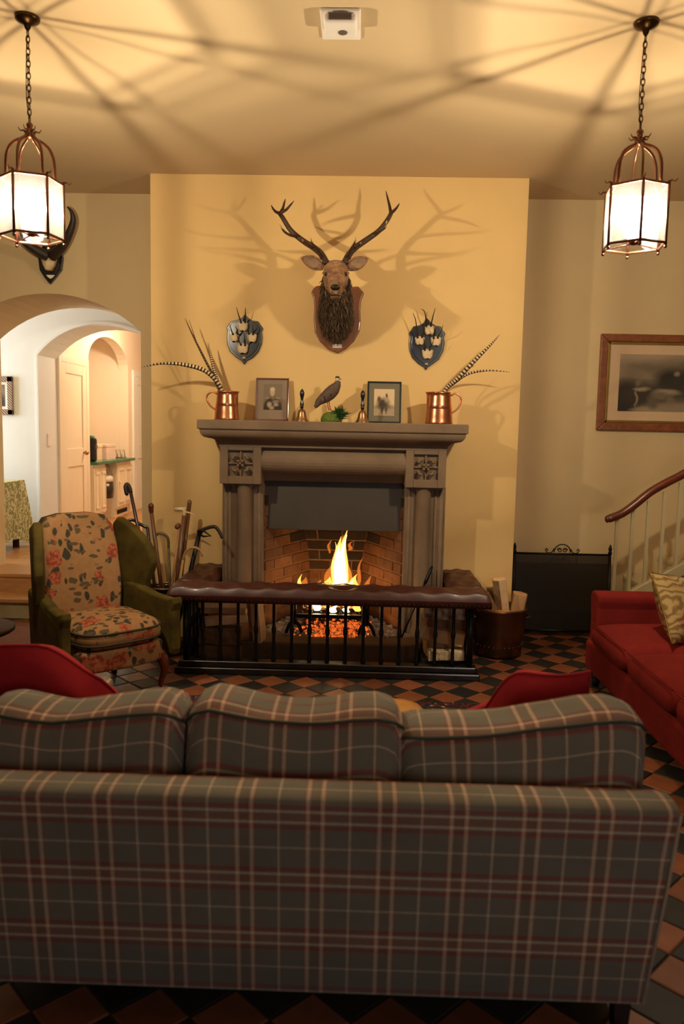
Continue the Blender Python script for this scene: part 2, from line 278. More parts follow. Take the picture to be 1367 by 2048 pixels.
# ------------------------------------------------------------------ mesh tools
class MB:
    def __init__(s): s.v = []; s.f = []; s.uv = {}
    def add(s, vs, fs, uvs=None):
        o = len(s.v); s.v += [tuple(v) for v in vs]
        for i, f in enumerate(fs):
            s.f.append(tuple(k+o for k in f))
            if uvs: s.uv[len(s.f)-1] = uvs[i]
        return s
    def box(s, x0, x1, y0, y1, z0, z1):
        return s.add([(x0, y0, z0), (x1, y0, z0), (x1, y1, z0), (x0, y1, z0), (x0, y0, z1), (x1, y0, z1), (x1, y1, z1), (x0, y1, z1)],
                     [(0, 3, 2, 1), (4, 5, 6, 7), (0, 1, 5, 4), (1, 2, 6, 5), (2, 3, 7, 6), (3, 0, 4, 7)])
    def obox(s, c, ax, ay, az):                       # oriented box from centre and half-axis vectors
        c = Vector(c); ax, ay, az = Vector(ax), Vector(ay), Vector(az); vs = []
        for k in (-1, 1):
            for a, b in ((-1, -1), (1, -1), (1, 1), (-1, 1)): vs.append(c+ax*a+ay*b+az*k)
        return s.add(vs, [(0, 3, 2, 1), (4, 5, 6, 7), (0, 1, 5, 4), (1, 2, 6, 5), (2, 3, 7, 6), (3, 0, 4, 7)])
    def loft(s, rings, closed=True, cap=True, uvs=False):
        n = len(rings[0]); vs = [p for r in rings for p in r]; fs = []
        for i in range(len(rings)-1):
            for j in range(n if closed else n-1):
                a = i*n+j; b = i*n+(j+1) % n; fs.append((a, b, b+n, a+n))
        if cap and closed:
            fs.append(tuple(range(n-1, -1, -1))); fs.append(tuple(range((len(rings)-1)*n, len(rings)*n)))
        return s.add(vs, fs)
    def tube(s, pts, rad, n=8, cap=True, sq=1.0):
        pts = [Vector(p) for p in pts]; m = len(pts)
        if isinstance(rad, (int, float)): rad = [rad]*m
        elif len(rad) != m: rad = [rad[0]+(rad[-1]-rad[0])*i/(m-1) for i in range(m)]
        tg = [(pts[min(i+1, m-1)]-pts[max(i-1, 0)]).normalized() for i in range(m)]
        up = Vector((0, 0, 1)) if abs(tg[0].z) < .9 else Vector((1, 0, 0)); rings = []
        a = tg[0].cross(up).normalized()
        for i in range(m):
            a = (a-tg[i]*a.dot(tg[i])).normalized(); b = tg[i].cross(a)
            rings.append([pts[i]+(a*math.cos(2*math.pi*k/n)+b*math.sin(2*math.pi*k/n)*sq)*rad[i] for k in range(n)])
        return s.loft(rings, True, cap)
    def lathe(s, prof, n=24, c=(0, 0, 0), cap=True, sx=1, sy=1, rot=0):
        c = Vector(c)
        return s.loft([[c+Vector((r*sx*math.cos(2*math.pi*k/n+rot), r*sy*math.sin(2*math.pi*k/n+rot), z)) for k in range(n)] for r, z in prof], True, cap)
    def sphere(s, c, r, n=12, m=8):
        rx, ry, rz = r if isinstance(r, tuple) else (r, r, r); c = Vector(c)
        return s.loft([[c+Vector((rx*math.sin(max(.02, math.pi*i/m) if i < m else math.pi-.02)*math.cos(2*math.pi*k/n), ry*math.sin(max(.02, math.pi*i/m) if i < m else math.pi-.02)*math.sin(2*math.pi*k/n), -rz*math.cos(math.pi*i/m))) for k in range(n)] for i in range(m+1)])
    def prism(s, poly, d0, d1, axis='y'):             # 2-D outline extruded along an axis; outline is (x,z) for y, (y,z) for x, (x,y) for z
        mk = {'y': lambda p, d: (p[0], d, p[1]), 'x': lambda p, d: (d, p[0], p[1]), 'z': lambda p, d: (p[0], p[1], d)}[axis]
        return s.loft([[mk(p, d0) for p in poly], [mk(p, d1) for p in poly]])
    def fix(s, me):
        import bmesh
        bm = bmesh.new(); bm.from_mesh(me); bmesh.ops.recalc_face_normals(bm, faces=bm.faces); bm.to_mesh(me); bm.free()
    def build(s, name, mat, parent=None, smooth=False, bevel=0, seg=2, world=True, uvbox=False, sub=0, fix=True):
        me = bpy.data.meshes.new(name); me.from_pydata(s.v, [], s.f)
        if fix: s.fix(me)
        if s.uv or uvbox:
            l = me.uv_layers.new(name='UVMap')
            for i, p in enumerate(me.polygons):
                for k, li in enumerate(p.loop_indices):
                    if i in s.uv: l.data[li].uv = s.uv[i][k]
                    elif uvbox:
                        co = me.vertices[me.loops[li].vertex_index].co; nn = p.normal; ax = max(range(3), key=lambda q: abs(nn[q]))
                        l.data[li].uv = ((co.y, co.z), (co.x, co.z), (co.x, co.y))[ax]
        me.materials.append(MATS[mat])
        o = bpy.data.objects.new(name, me); COL.objects.link(o)
        if smooth:
            for p in me.polygons: p.use_smooth = True
        if bevel:
            b = o.modifiers.new('bevel', 'BEVEL'); b.width = bevel; b.segments = seg; b.limit_method = 'ANGLE'; b.harden_normals = False
        if sub:
            b = o.modifiers.new('sub', 'SUBSURF'); b.levels = sub; b.render_levels = sub
        adopt(o, parent, world); return o
def adopt(o, parent, world=True):
    if parent is not None:
        o.parent = parent
        if world: o.matrix_parent_inverse = root_matrix(parent).inverted()
def root_matrix(p):
    m = p.matrix_basis.copy()
    while p.parent is not None:
        m = p.parent.matrix_basis @ p.matrix_parent_inverse @ m if False else (p.parent.matrix_basis @ (p.matrix_parent_inverse @ m)); p = p.parent
    return m
def thing(name, label, cat, loc=(0, 0, 0), rz=0, group=None, kind=None):
    o = bpy.data.objects.new(name, None); COL.objects.link(o); o.location = loc; o.rotation_euler = (0, 0, rz); o.empty_display_size = .05
    return tag(o, label, cat, group, kind)
def tag(o, label=None, cat=None, group=None, kind=None):
    for k, v in (('label', label), ('category', cat), ('group', group), ('kind', kind)):
        if v: o[k] = v
    return o
def struct(o, label=None): return tag(o, label, None, None, 'structure')
def arc(cx, cz, r, a0, a1, n): return [(cx+r*math.cos(a0+(a1-a0)*i/n), cz+r*math.sin(a0+(a1-a0)*i/n)) for i in range(n+1)]
def seg_arch(x0, x1, zs, rise, n=16):                  # segmental arch points from x1 to x0
    h = (x1-x0)/2; R = (h*h+rise*rise)/(2*rise); c = zs+rise-R; a = math.asin(min(1, h/R))
    return [((x0+x1)/2+R*math.sin(a-2*a*i/n), c+R*math.cos(a-2*a*i/n)) for i in range(n+1)]
def smooth_path(pts, n=4):                              # Catmull-Rom
    pts = [Vector(p) for p in pts]; out = []
    for i in range(len(pts)-1):
        p0, p1, p2, p3 = pts[max(i-1, 0)], pts[i], pts[i+1], pts[min(i+2, len(pts)-1)]
        for k in range(n):
            t = k/n; out.append(.5*((2*p1)+(p2-p0)*t+(2*p0-5*p1+4*p2-p3)*t*t+(3*p1-p0-3*p2+p3)*t**3))
    return out+[pts[-1]]
def copy_tree(o, parent=None):
    c = o.copy(); COL.objects.link(c)
    if parent is not None: c.parent = parent
    for ch in [k for k in COL.objects if k.parent == o]: copy_tree(ch, c)
    return c

# ------------------------------------------------------------------ room shell
YB, YF, ZC = 6.357, 5.857, 3.46           # back wall, chimney breast front, ceiling
XL, XR, YR = -4.6, 3.9, -2.6
BX0, BX1 = -1.584, 1.173
AX0, AX1, AZ, AR = -3.30, -1.803, 2.385, .29
ZP, YP = .32, 8.4                          # raised floor of the passage, second arch
poly = [(XL, 0), (AX0, 0)] + list(reversed(seg_arch(AX0, AX1, AZ, AR))) + [(AX1, 0), (XR, 0), (XR, ZC), (XL, ZC)]
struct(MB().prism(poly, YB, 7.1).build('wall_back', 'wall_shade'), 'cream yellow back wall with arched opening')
FX0, FX1, FZ = -.74, .37, 1.30
poly = [(BX0, 0), (FX0, 0), (FX0, FZ), (FX1, FZ), (FX1, 0), (BX1, 0), (BX1, ZC), (BX0, ZC)]
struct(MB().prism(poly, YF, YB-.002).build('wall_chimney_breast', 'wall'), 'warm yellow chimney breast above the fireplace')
struct(MB().box(XL-.1, XL, YR, YB, 0, ZC).build('wall_left', 'panelling'))
struct(MB().box(XR, XR+.1, YR, YB, 0, ZC).build('wall_right', 'panelling'))
struct(MB().box(XL-.1, 0.4, YR-.1, YR, 0, ZC).box(2.4, XR+.1, YR-.1, YR, 0, ZC).box(0.4, 2.4, YR-.1, YR, 0, .9).box(0.4, 2.4, YR-.1, YR, 2.6, ZC).build('wall_front', 'panelling'))
w2 = struct(MB().box(0.4, .46, YR-.09, YR-.01, .9, 2.6).box(2.34, 2.4, YR-.09, YR-.01, .9, 2.6).box(.46, 2.34, YR-.09, YR-.01, .9, .96).box(.46, 2.34, YR-.09, YR-.01, 2.54, 2.6).box(1.38, 1.42, YR-.07, YR-.03, .96, 2.54).build('window_fill', 'white_paint'))  # unseen window added behind the camera for the fill light
for a in (.46, 1.42): MB().box(a, a+.92, YR-.055, YR-.05, .96, 2.54).build('pane', 'pane', w2)
L = bpy.data.lights.new('fill_light', 'AREA'); L.shape = 'RECTANGLE'; L.size = 2.0; L.size_y = 1.7; L.energy = FILL_W; L.color = (.95, .95, 1.0)  # fill added from behind to lift the sofa back
lo = bpy.data.objects.new('fill_light', L); COL.objects.link(lo); lo.location = (1.4, YR-.25, 1.75); lo.rotation_euler = (math.radians(90), 0, 0)
struct(MB().box(XL-.1, XR+.1, YR-.1, 7.1, ZC, ZC+.1).build('ceiling', 'ceiling'))
floor = struct(MB().box(XL-.1, XR+.1, YR-.1, YB, -.12, -.006).build('floor', 'grout'), 'red and black quarry tile floor laid diagonally')
struct(MB().box(BX1+.01, XR, YB-.022, YB-.001, 0, .17).build('baseboard_back', 'skirting', bevel=.006))
struct(MB().box(AX1, BX0, YB-.022, YB-.001, 0, .17).build('baseboard_arch', 'skirting', bevel=.006))

# tiles: single objects where the photograph shows them, the rest joined
TD = .2222; ts = TD/math.sqrt(2)
def tile_verts(a, cx=0, cy=0):
    h = a/2; q = h-.004; s2 = 1/math.sqrt(2); R = lambda x, y: (cx+(x-y)*s2, cy+(x+y)*s2)
    vs = [(*R(x*h, y*h), -.02) for x, y in ((-1, -1), (1, -1), (1, 1), (-1, 1))]+[(*R(x*h, y*h), -.003) for x, y in ((-1, -1), (1, -1), (1, 1), (-1, 1))]+[(*R(x*q, y*q), 0) for x, y in ((-1, -1), (1, -1), (1, 1), (-1, 1))]
    return vs, [(4, 5, 9, 8), (5, 6, 10, 9), (6, 7, 11, 10), (7, 4, 8, 11), (8, 9, 10, 11), (0, 1, 5, 4), (1, 2, 6, 5), (2, 3, 7, 6), (3, 0, 4, 7)]
proto = {}
for k in ('tile_red', 'tile_dark'):
    me = bpy.data.meshes.new(k); me.from_pydata(*[(a if i != 1 else []) for i, a in enumerate((tile_verts(ts-.005)[0], [], tile_verts(ts-.005)[1]))]); me.materials.append(MATS[k]); proto[k] = me
VIS = [(225, 350, 1300, 1410), (335, 1000, 1352, 1425), (940, 1185, 1255, 1425), (1150, 1367, 1400, 2048), (0, 1367, 1950, 2060), (0, 120, 1232, 1290)]
cand, rest = [], {'tile_red': MB(), 'tile_dark': MB()}
for i in range(-42, 42):
    for j in range(-30, 42):
        for odd in (0, 1):
            x = .008+(i+.5*odd)*TD; y = 4.755+(j-24+.5*odd)*TD
            if not (XL+.1 < x < XR-.1 and YR+.1 < y < YB-.06): continue
            if y > YF-.1 and BX0-.1 < x < BX1+.1: continue
            k = 'tile_red' if odd else 'tile_dark'; vis = 0
            if y > .8:
                px, py, w = proj((x, y, 0))
                if -40 < px < IW+40 and py < IH+60 and any(a-25 < px < b+25 and c-12 < py < d+30 for a, b, c, d in VIS): vis = 1/w
                if px > 1190 and py < 1262+(px-1190)*1.35: vis = 0
            cand.append((vis, x, y, k))
cand.sort(reverse=True)
for n, (vis, x, y, k) in enumerate(cand):
    if vis > 0 and n < 295:
        o = bpy.data.objects.new('tile', proto[k]); COL.objects.link(o); o.location = (x, y, random.uniform(-.0012, .0006)); o.rotation_euler = (random.uniform(-.004, .004), random.uniform(-.004, .004), 0); adopt(o, floor, False)
    else: rest[k].add(*tile_verts(ts-.005, x, y))
for k, m in rest.items(): tag(m.build('tile', k, floor, fix=False), kind='stuff')

# ------------------------------------------------------------------ passage beyond the arch
struct(MB().box(-5.6, -1.2, 6.6, 14, .0, ZP).build('floor_passage', 'oak'), 'pale wooden floor of the passage')
st = thing('passage_steps', 'two oak steps up into the archway with a dark vent', 'steps', (-2.55, 6.4, 0))
MB().box(AX0, AX1, 6.27, 6.6, .135, .17).build('tread', 'oak', st, bevel=.008); MB().box(AX0, AX1, 6.30, 6.6, .0, .135).build('riser', 'skirting', st)
MB().box(AX0, AX1, 6.575, 6.78, ZP-.03, ZP+.003).build('tread', 'oak', st, bevel=.008); MB().box(AX0, AX1, 6.59, 6.61, .17, ZP-.03).build('riser', 'oak', st)
MB().box(-2.78, -2.1, 6.575, 6.595, .19, .275).build('vent', 'soot', st)
tag(MB().box(-2.72, -2.0, 6.295, 6.565, .17, .185).build('door_mat', 'mat', bevel=.004), 'grey-brown mat on the lower step of the arch', 'mat')
# second arch wall and the passage shell
PX = -3.50
poly = [(-5.6, ZP), (PX, ZP)] + list(reversed(seg_arch(PX, -2.1, 2.364, .34))) + [(-2.1, ZP), (-1.2, ZP), (-1.2, ZC), (-5.6, ZC)]
struct(MB().prism(poly, YP, 8.92).build('wall_inner_arch', 'vestibule'), 'white wall with a second arch')
struct(MB().prism(seg_arch(PX-.0, -2.1, 2.364, .34)+list(reversed([(a, b+.022) for a, b in seg_arch(PX-.02, -2.08, 2.364, .34)])), YP-.015, YP).build('trim_1', 'vestibule'))
struct(MB().box(PX-.02, PX+.0, YP-.015, YP, ZP, 2.366).build('trim_2', 'vestibule'))
struct(MB().box(-5.6, PX-.02, YP-.02, YP, ZP, ZP+.16).build('baseboard_vestibule', 'vestibule', bevel=.005))
DY0, DY1, NY0, NY1, EY0, EY1 = 9.0, 9.8, 9.95, 11.65, 11.92, 12.75
poly = [(8.92, ZP), (NY0, ZP)]+[((NY0+NY1)/2-(NY1-NY0)/2*math.cos(math.pi*i/16), 2.45+.38*math.sin(math.pi*i/16)) for i in range(17)]+[(NY1, ZP), (14, ZP), (14, ZC), (8.92, ZC)]
struct(MB().prism(poly, PX-.14, PX, 'x').build('wall_passage_left', 'passage'), 'cream passage wall with an arched recess')
struct(MB().box(-4.2, -4.12, NY0-.2, NY1+.2, ZP, ZC).build('wall_recess_back', 'passage')); struct(MB().box(-4.2, PX-.141, NY0-.1, NY0, ZP, ZC).build('wall_recess_near', 'passage'))
struct(MB().box(-4.2, PX-.141, NY1, NY1+.1, ZP, ZC).build('wall_recess_far', 'passage')); struct(MB().box(-4.2, PX-.141, NY0, NY1, 2.9, 3.0).build('ceiling_recess', 'passage'))
struct(MB().box(-1.3, -1.2, 7.1, 14, ZP, ZC).build('wall_passage_right', 'passage')); struct(MB().box(-5.6, -1.2, 14, 14.1, 0, ZC).build('wall_passage_end', 'passage'))
struct(MB().box(-5.7, -1.2, 7.1, 14.1, ZC-.35, ZC-.25).build('ceiling_passage', 'passage'))
vl = MB().box(-5.7, -5.6, 7.1, 7.35, ZP, ZC).box(-5.7, -5.6, 8.25, 8.92, ZP, ZC).box(-5.7, -5.6, 7.35, 8.25, ZP, 1.2).box(-5.7, -5.6, 7.35, 8.25, 2.7, ZC)
struct(vl.build('wall_vestibule_left', 'vestibule'))
w1 = struct(MB().box(-5.69, -5.61, 7.35, 7.40, 1.2, 2.7).box(-5.69, -5.61, 8.2, 8.25, 1.2, 2.7).box(-5.69, -5.61, 7.4, 8.2, 1.2, 1.25).box(-5.69, -5.61, 7.4, 8.2, 2.65, 2.7).box(-5.67, -5.63, 7.78, 7.82, 1.25, 2.65).build('window_1', 'white_paint'))
for a in (7.4, 7.82): MB().box(-5.655, -5.65, a, a+.38, 1.25, 2.65).build('pane', 'pane', w1)
L = bpy.data.lights.new('daylight', 'AREA'); L.shape = 'RECTANGLE'; L.size = 1.4; L.size_y = 1.0; L.energy = DAY_W; L.color = DAY_C
lo = bpy.data.objects.new('daylight', L); COL.objects.link(lo); lo.location = (-5.8, 7.8, 1.95); lo.rotation_euler = (0, math.radians(-90), 0)
def door(n, y0, y1, z1, m, knob_y, panels):
    d = struct(MB().box(PX+.001, PX+.012, y0, y1, ZP, z1).build('door_%d' % n, m), None)
    MB().box(PX-.001, PX+.03, y0-.09, y0, ZP, z1+.09).build('door_frame', m, d, bevel=.006); MB().box(PX-.001, PX+.03, y1, y1+.09, ZP, z1+.09).build('door_frame', m, d, bevel=.006)
    MB().box(PX-.001, PX+.03, y0, y1, z1, z1+.09).build('door_frame', m, d, bevel=.006)
    zs = [ZP, ZP+.12] + panels + [z1-.12, z1]
    for k in range(0, len(zs), 2): MB().box(PX+.012, PX+.026, y0+.13, y1-.13, zs[k], zs[k+1]).build('rail', m, d, bevel=.005)
    for a, b in ((y0, y0+.13), (y1-.13, y1)): MB().box(PX+.012, PX+.026, a, b, ZP, z1).build('stile', m, d, bevel=.005)
    MB().sphere((PX+.065, knob_y, ZP+.96), .03).tube([(PX+.02, knob_y, ZP+.96), (PX+.06, knob_y, ZP+.96)], .012).build('door_knob', 'brass', d, True)
door(1, DY0, DY1, 2.35, 'cream_paint', 9.66, [1.12, 1.34]); door(2, EY0, EY1, 2.38, 'white_paint', 12.45, [1.12, 1.34])
sw = at(97, 882, 8.66); tag(MB().box(PX, PX+.012, 8.60, 8.69, 1.38, 1.52).build('light_switch', 'plastic_white', bevel=.004), 'white light switch on the reveal of the inner arch', 'switch')
# recess: units, counter and what stands on it
for y0, y1, lab in ((9.97, 10.46, 'cream cupboard unit at the near end under the green counter'), (10.95, 11.63, 'cream cupboard unit at the far end under the green counter')):
    c = thing('cupboard', lab, 'cupboard', (-3.75, (y0+y1)/2, ZP), group='cupboards in the recess')
    MB().box(-4.1, -3.47, y0, y1, ZP+.12, 1.11).build('body', 'cream_paint', c); MB().box(-4.1, -3.50, y0, y1, ZP, ZP+.12).build('plinth', 'cream_paint', c)
    h = (y1-y0)/2
    for k in (0, 1):
        d = MB().box(-3.47, -3.45, y0+h*k+.01, y0+h*(k+1)-.01, ZP+.15, 1.06).build('door', 'cream_paint', c, bevel=.004)
        for q in ((ZP+.2, ZP+.23), (.98, 1.01)): MB().box(-3.45, -3.437, y0+h*k+.05, y0+h*(k+1)-.05, *q).build('moulding', 'cream_paint', d, bevel=.004)
        for q in (y0+h*k+.05, y0+h*(k+1)-.065): MB().box(-3.45, -3.44, q, q+.015, ZP+.2, 1.01).build('moulding', 'cream_paint', d)
        if k == (y0 < 10.5): MB().sphere((-3.42, y0+h*k+(h-.04 if k else .04), .82), .018).build('knob', 'cream_paint', d, True)
    if y0 > 10.5: MB().box(-3.50, -3.495, y0+.1, y1-.1, ZP+.03, ZP+.09).build('vent', 'soot', c)
tag(MB().box(-4.11, -3.40, NY0+.003, NY1-.003, 1.11, 1.15).build('counter_top', 'green_top', bevel=.005), 'green counter top in the arched recess', 'counter')
b = thing('waste_bin', 'cream waste bin with white rim and black bag between the cupboards', 'bin', (-3.62, 10.7, ZP))
MB().lathe([(.13, ZP), (.17, ZP+.5), (.172, ZP+.5)], 20, (-3.62, 10.7, 0)).build('body', 'white_paint', b, True); MB().lathe([(.175, ZP+.3), (.185, ZP+.42), (.176, ZP+.55)], 20, (-3.62, 10.7, 0)).build('bag', 'black_bag', b, True)
MB().lathe([(.18, ZP+.53), (.17, ZP+.6), (.10, ZP+.62)], 20, (-3.62, 10.7, 0)).build('liner', 'paper', b, True)
MB().tube([(-3.62+.17*math.cos(a), 10.7, ZP+.6+.2*math.sin(a)) for a in [math.pi*i/10 for i in range(11)]], .006, 6).build('handle', 'brass', b, True)
k = thing('coffee_machine', 'tall dark machine at the near end of the green counter', 'appliance', (-3.62, 10.03, 1.15))
MB().box(-3.75, -3.44, 9.965, 10.09, 1.15, 1.46).build('body', 'black_metal', k, bevel=.03); MB().box(-3.72, -3.47, 9.97, 10.08, 1.44, 1.49).build('lid', 'green_top', k, bevel=.02); MB().box(-3.443, -3.43, 9.99, 10.06, 1.32, 1.37).build('panel', 'plastic_grey', k)
def carton(y0, y1, x0, x1, z1, m, lab):
    c = thing('carton', lab, 'box', ((x0+x1)/2, (y0+y1)/2, 1.15), group='boxes on the counter')
    MB().box(x0, x1, y0, y1, 1.15, z1-.04).build('body', m, c); MB().box(x0-.006, x1+.006, y0-.006, y1+.006, z1-.04, z1).build('lid', m, c, bevel=.004)
carton(10.22, 10.74, -3.95, -3.6, 1.36, 'card_box', 'wide pale box on the green counter'); carton(10.80, 11.2, -3.9, -3.56, 1.36, 'card_pink', 'pinkish box beside the wide pale box on the counter')
k = thing('toast_rack', 'small wire rack at the far end of the green counter', 'rack', (-3.6, 11.42, 1.15))
MB().box(-3.72, -3.5, 11.34, 11.54, 1.15, 1.165).build('base', 'chrome', k)
for q in range(4): MB().tube([(-3.7+.06*q, 11.36, 1.165), (-3.7+.06*q, 11.40, 1.27), (-3.7+.06*q, 11.48, 1.27), (-3.7+.06*q, 11.52, 1.165)], .005, 6).build('hoop', 'chrome', k, True)
tag(MB().box(-3.63, -3.50, 9.951, 9.956, 1.3, 1.4).build('wall_socket', 'plastic_white'), 'white socket on the recess wall', 'socket')
tag(MB().box(-4.12, -4.10, 10.06, 10.14, 1.9, 2.0).build('call_point', 'red_fabric', bevel=.004), 'small red box high on the recess wall', 'alarm')
for i, (y, lab) in enumerate(((10.4, 'round lamp on the passage ceiling near the recess'),)):
    k = thing('passage_light', lab, 'lamp', (-2.6, y, 2.98)); MB().lathe([(.03, 3.11), (.12, 3.10), (.12, 3.08)], 20, (-2.6, y, 0)).build('base', 'brass', k, True)
    MB().lathe([(.01, 2.95), (.08, 2.965), (.13, 3.02), (.13, 3.075)], 20, (-2.6, y, 0)).build('shade', 'passage_lamp', k, True)
    L = bpy.data.lights.new('passage_light', 'POINT'); L.energy = PASS_W; L.color = PASS_C; L.shadow_soft_size = .1; lo = bpy.data.objects.new('passage_light_source', L); COL.objects.link(lo); lo.location = (-2.6, y, 2.8)
# picture and cloth-covered table in the vestibule
fr = thing('small_picture', 'small dark picture in a rope-pattern frame on the white wall', 'picture', (-3.95, YP, 1.6))
q0, q1 = at(-30, 752, YP), at(28, 830, YP); x0, x1, z0, z1 = q1.x-.34, q1.x, q1.z, q0.z
MB().box(x0, x1, YP-.03, YP-.001, z0, z0+.06).box(x0, x1, YP-.03, YP-.001, z1-.06, z1).box(x0, x0+.06, YP-.03, YP-.001, z0, z1).box(x1-.06, x1, YP-.03, YP-.001, z0, z1).build('frame', 'fur_rope_frame', fr, bevel=.006)
MB().add([(x0+.06, YP-.012, z0+.06), (x1-.06, YP-.012, z0+.06), (x1-.06, YP-.012, z1-.06), (x0+.06, YP-.012, z1-.06)], [(0, 1, 2, 3)]).build('mount', 'paper', fr)
MB().add([(x0+.09, YP-.014, z0+.09), (x1-.09, YP-.014, z0+.09), (x1-.09, YP-.014, z1-.09), (x0+.09, YP-.014, z1-.09)], [(0, 1, 2, 3)], [[(0, 0), (1, 0), (1, 1), (0, 1)]]).build('print', 'print_dark', fr, fix=False)
tb = thing('cloth_table', 'small table under a green patterned cloth beyond the arch', 'table', (-3.95, 7.75, ZP))
MB().box(-4.3, -3.58, 7.45, 8.1, 1.0, 1.03).build('table_top', 'table_wood', tb)
for a in (-4.25, -3.63):
    for c in (7.5, 8.05): MB().box(a-.025, a+.025, c-.025, c+.025, ZP, 1.0).build('leg', 'table_wood', tb)
m = MB(); ring = [(-4.33, 7.42), (-3.56, 7.42), (-3.56, 8.13), (-4.33, 8.13)]; n = 12; pts = []
for i in range(4):
    a, c = ring[i], ring[(i+1) % 4]
    for k in range(n): pts.append((a[0]+(c[0]-a[0])*k/n, a[1]+(c[1]-a[1])*k/n, k))
rows = []
for s_, z in ((0, 1.034), (.01, 1.03), (.35, .8), (1, .40)):
    r = []
    for (x, y, k) in pts:
        fold = .02*math.cos(k/n*math.pi*6)*s_; cor = max(0, 1-min(k, n-k)/3.0); dz = .16*(cor if s_ == 1 else 0); ox = (x+3.945); oy = (y-7.775)
        d = math.hypot(ox, oy); r.append((x+ox/d*(fold+.10*cor*s_), y+oy/d*(fold+.10*cor*s_), z+(0 if s_ < .9 else .03-.1*cor)))
    rows.append(r)
tag(m.loft(rows, True, False).add(rows[0], [tuple(range(len(pts)))]).build('table_cloth', 'green_cloth', smooth=False), 'green patterned cloth hanging over the small table', 'tablecloth')

# ------------------------------------------------------------------ fireplace surround
FC = -.187
fp = thing('fireplace', 'large carved grey stone fireplace surround with dark metal hood', 'fireplace', (FC, 5.7, 0))
YS = 5.52                                     # face of the corner blocks
bl, br = at(438, 890, YS), at(893, 890, YS); X0, X1 = bl.x, br.x
def rect_loft(prof, name, mat):
    return MB().loft([[(X0-o, YS-o, z), (X1+o, YS-o, z), (X1+o, YF, z), (X0-o, YF, z)] for z, o in prof]).build(name, mat, fp)
zt = 1.678
rect_loft([(zt, .128), (zt-.006, .132), (zt-.060, .132), (zt-.066, .126)], 'mantel_shelf', 'stone')
mo = [(zt-.066, .118)]+[(zt-.07-.055*math.sin(a), .072+.046*math.cos(a)) for a in [math.pi/2*i/6 for i in range(7)]]+[(zt-.128-.06*(1-math.cos(a)), .066-.066*math.sin(a)) for a in [math.pi/2*i/6 for i in range(7)]]
rect_loft(mo, 'mantel_moulding', 'stone')
zb1 = at(480, 968, YS).z; zb0 = zt-.188
def quatrefoil(cx, zc, r, par):
    m = MB(); q = MB()
    for sx in (-1, 1):
        for sz in (-1, 1):
            c = (cx+sx*r*.5, YS-.004, zc+sz*r*.5)
            for k in range(3):
                a = math.atan2(sz, sx)+(k-1)*.75; m.sphere((c[0]+r*.2*math.cos(a), c[1], c[2]+r*.2*math.sin(a)), (r*.2, .022, r*.16), 10, 6)
            m.sphere((cx+sx*r*.2, YS-.004, zc+sz*r*.2), (r*.17, .025, r*.17), 8, 6)
    m.sphere((cx, YS-.004, zc), (r*.16, .03, r*.16), 10, 6); m.build('carved_leaves', 'stone', par, True)
def corner(pxa, pxb):
    a, b = at(pxa, 925, YS).x, at(pxb, 925, YS).x; w = b-a; zc = (zb0+zb1)/2+.015; ins = w*.2; hz = (zb0-zb1)/2
    i0, i1, k0, k1 = a+ins, b-ins, zc-w*.31, zc+w*.31
    o = MB().box(a, b, YS+.03, YF, zb1, zb0).box(a, i0, YS, YS+.03, zb1, zb0).box(i1, b, YS, YS+.03, zb1, zb0).box(i0, i1, YS, YS+.03, zb1, k0).box(i0, i1, YS, YS+.03, k1, zb0).build('corner_block', 'stone', fp, bevel=.004)
    MB().box(i0, i1, YS+.012, YS+.03, zc-.007, zc+.007).box((i0+i1)/2-.007, (i0+i1)/2+.007, YS+.012, YS+.03, k0, k1).build('rib', 'stone', o, bevel=.003)
    quatrefoil((i0+i1)/2, zc, (i1-i0)*.42, o); return a, b
la, lb = corner(439, 522); ra, rb = corner(811, 892)
# frieze: flat, roll and shadowed underside swept between the blocks
zf = lambda y: at(667, y, YS+.05).z
prof = [(YF, zb0+.002), (YS+.02, zb0+.002), (YS+.05, zf(893)), (YS+.05, zf(903))]+[(YS+.085-.085*math.sin(a), zf(924)+.085*math.cos(a)) for a in [math.pi*(i/10)*.86+.3 for i in range(11)]]+[(YS+.14, zf(946)-.01), (YS+.16, zf(966)), (YF, zf(966))]
MB().prism(prof, lb-.002, ra+.002, 'x').build('frieze_roll', 'stone', fp)
YJ = YS+.10
def jamb(px0, px1, cpx, strips, mir):
    a, b = at(px0, 1100, YJ).x, at(px1, 1100, YJ).x
    MB().box(a, b, YJ, YF, 0, zb1).build('jamb', 'stone', fp, bevel=.006)
    c = at(cpx, 1100, YJ-.02).x
    MB().lathe([(.074, .0), (.074, .16), (.060, .19), (.056, .22), (.054, zb1-.05), (.060, zb1-.02), (.066, zb1)], 28, (c, YJ-.018, 0)).build('column', 'stone', fp, True)
    for p0, p1 in strips:
        s0, s1 = at(p0, 1100, YJ-.01).x, at(p1, 1100, YJ-.01).x; r = (s1-s0)/2
        MB().tube([((s0+s1)/2, YJ+.002, .0), ((s0+s1)/2, YJ+.002, zb1-.02)], r, 12).build('moulding', 'stone', fp, True)
    return a, b
j0, j1 = jamb(444, 525, 488, [(447, 453), (455, 462), (514, 520)], 1); j2, j3 = jamb(806, 887, 843, [(812, 818), (864, 871), (874, 884)], -1)
# dark smoke hood behind the frieze
hz0, hz1 = at(667, 1060, YJ+.10).z, zf(962)
MB().loft([[(j1-.012, YJ+.085, hz0), (j2+.012, YJ+.085, hz0), (j2+.012, YJ+.10, hz0), (j1-.012, YJ+.10, hz0)], [(j1-.012, YJ+.125, hz1), (j2+.012, YJ+.125, hz1), (j2+.012, YJ+.14, hz1), (j1-.012, YJ+.14, hz1)]]).build('hood', 'hood', fp, bevel=.003)
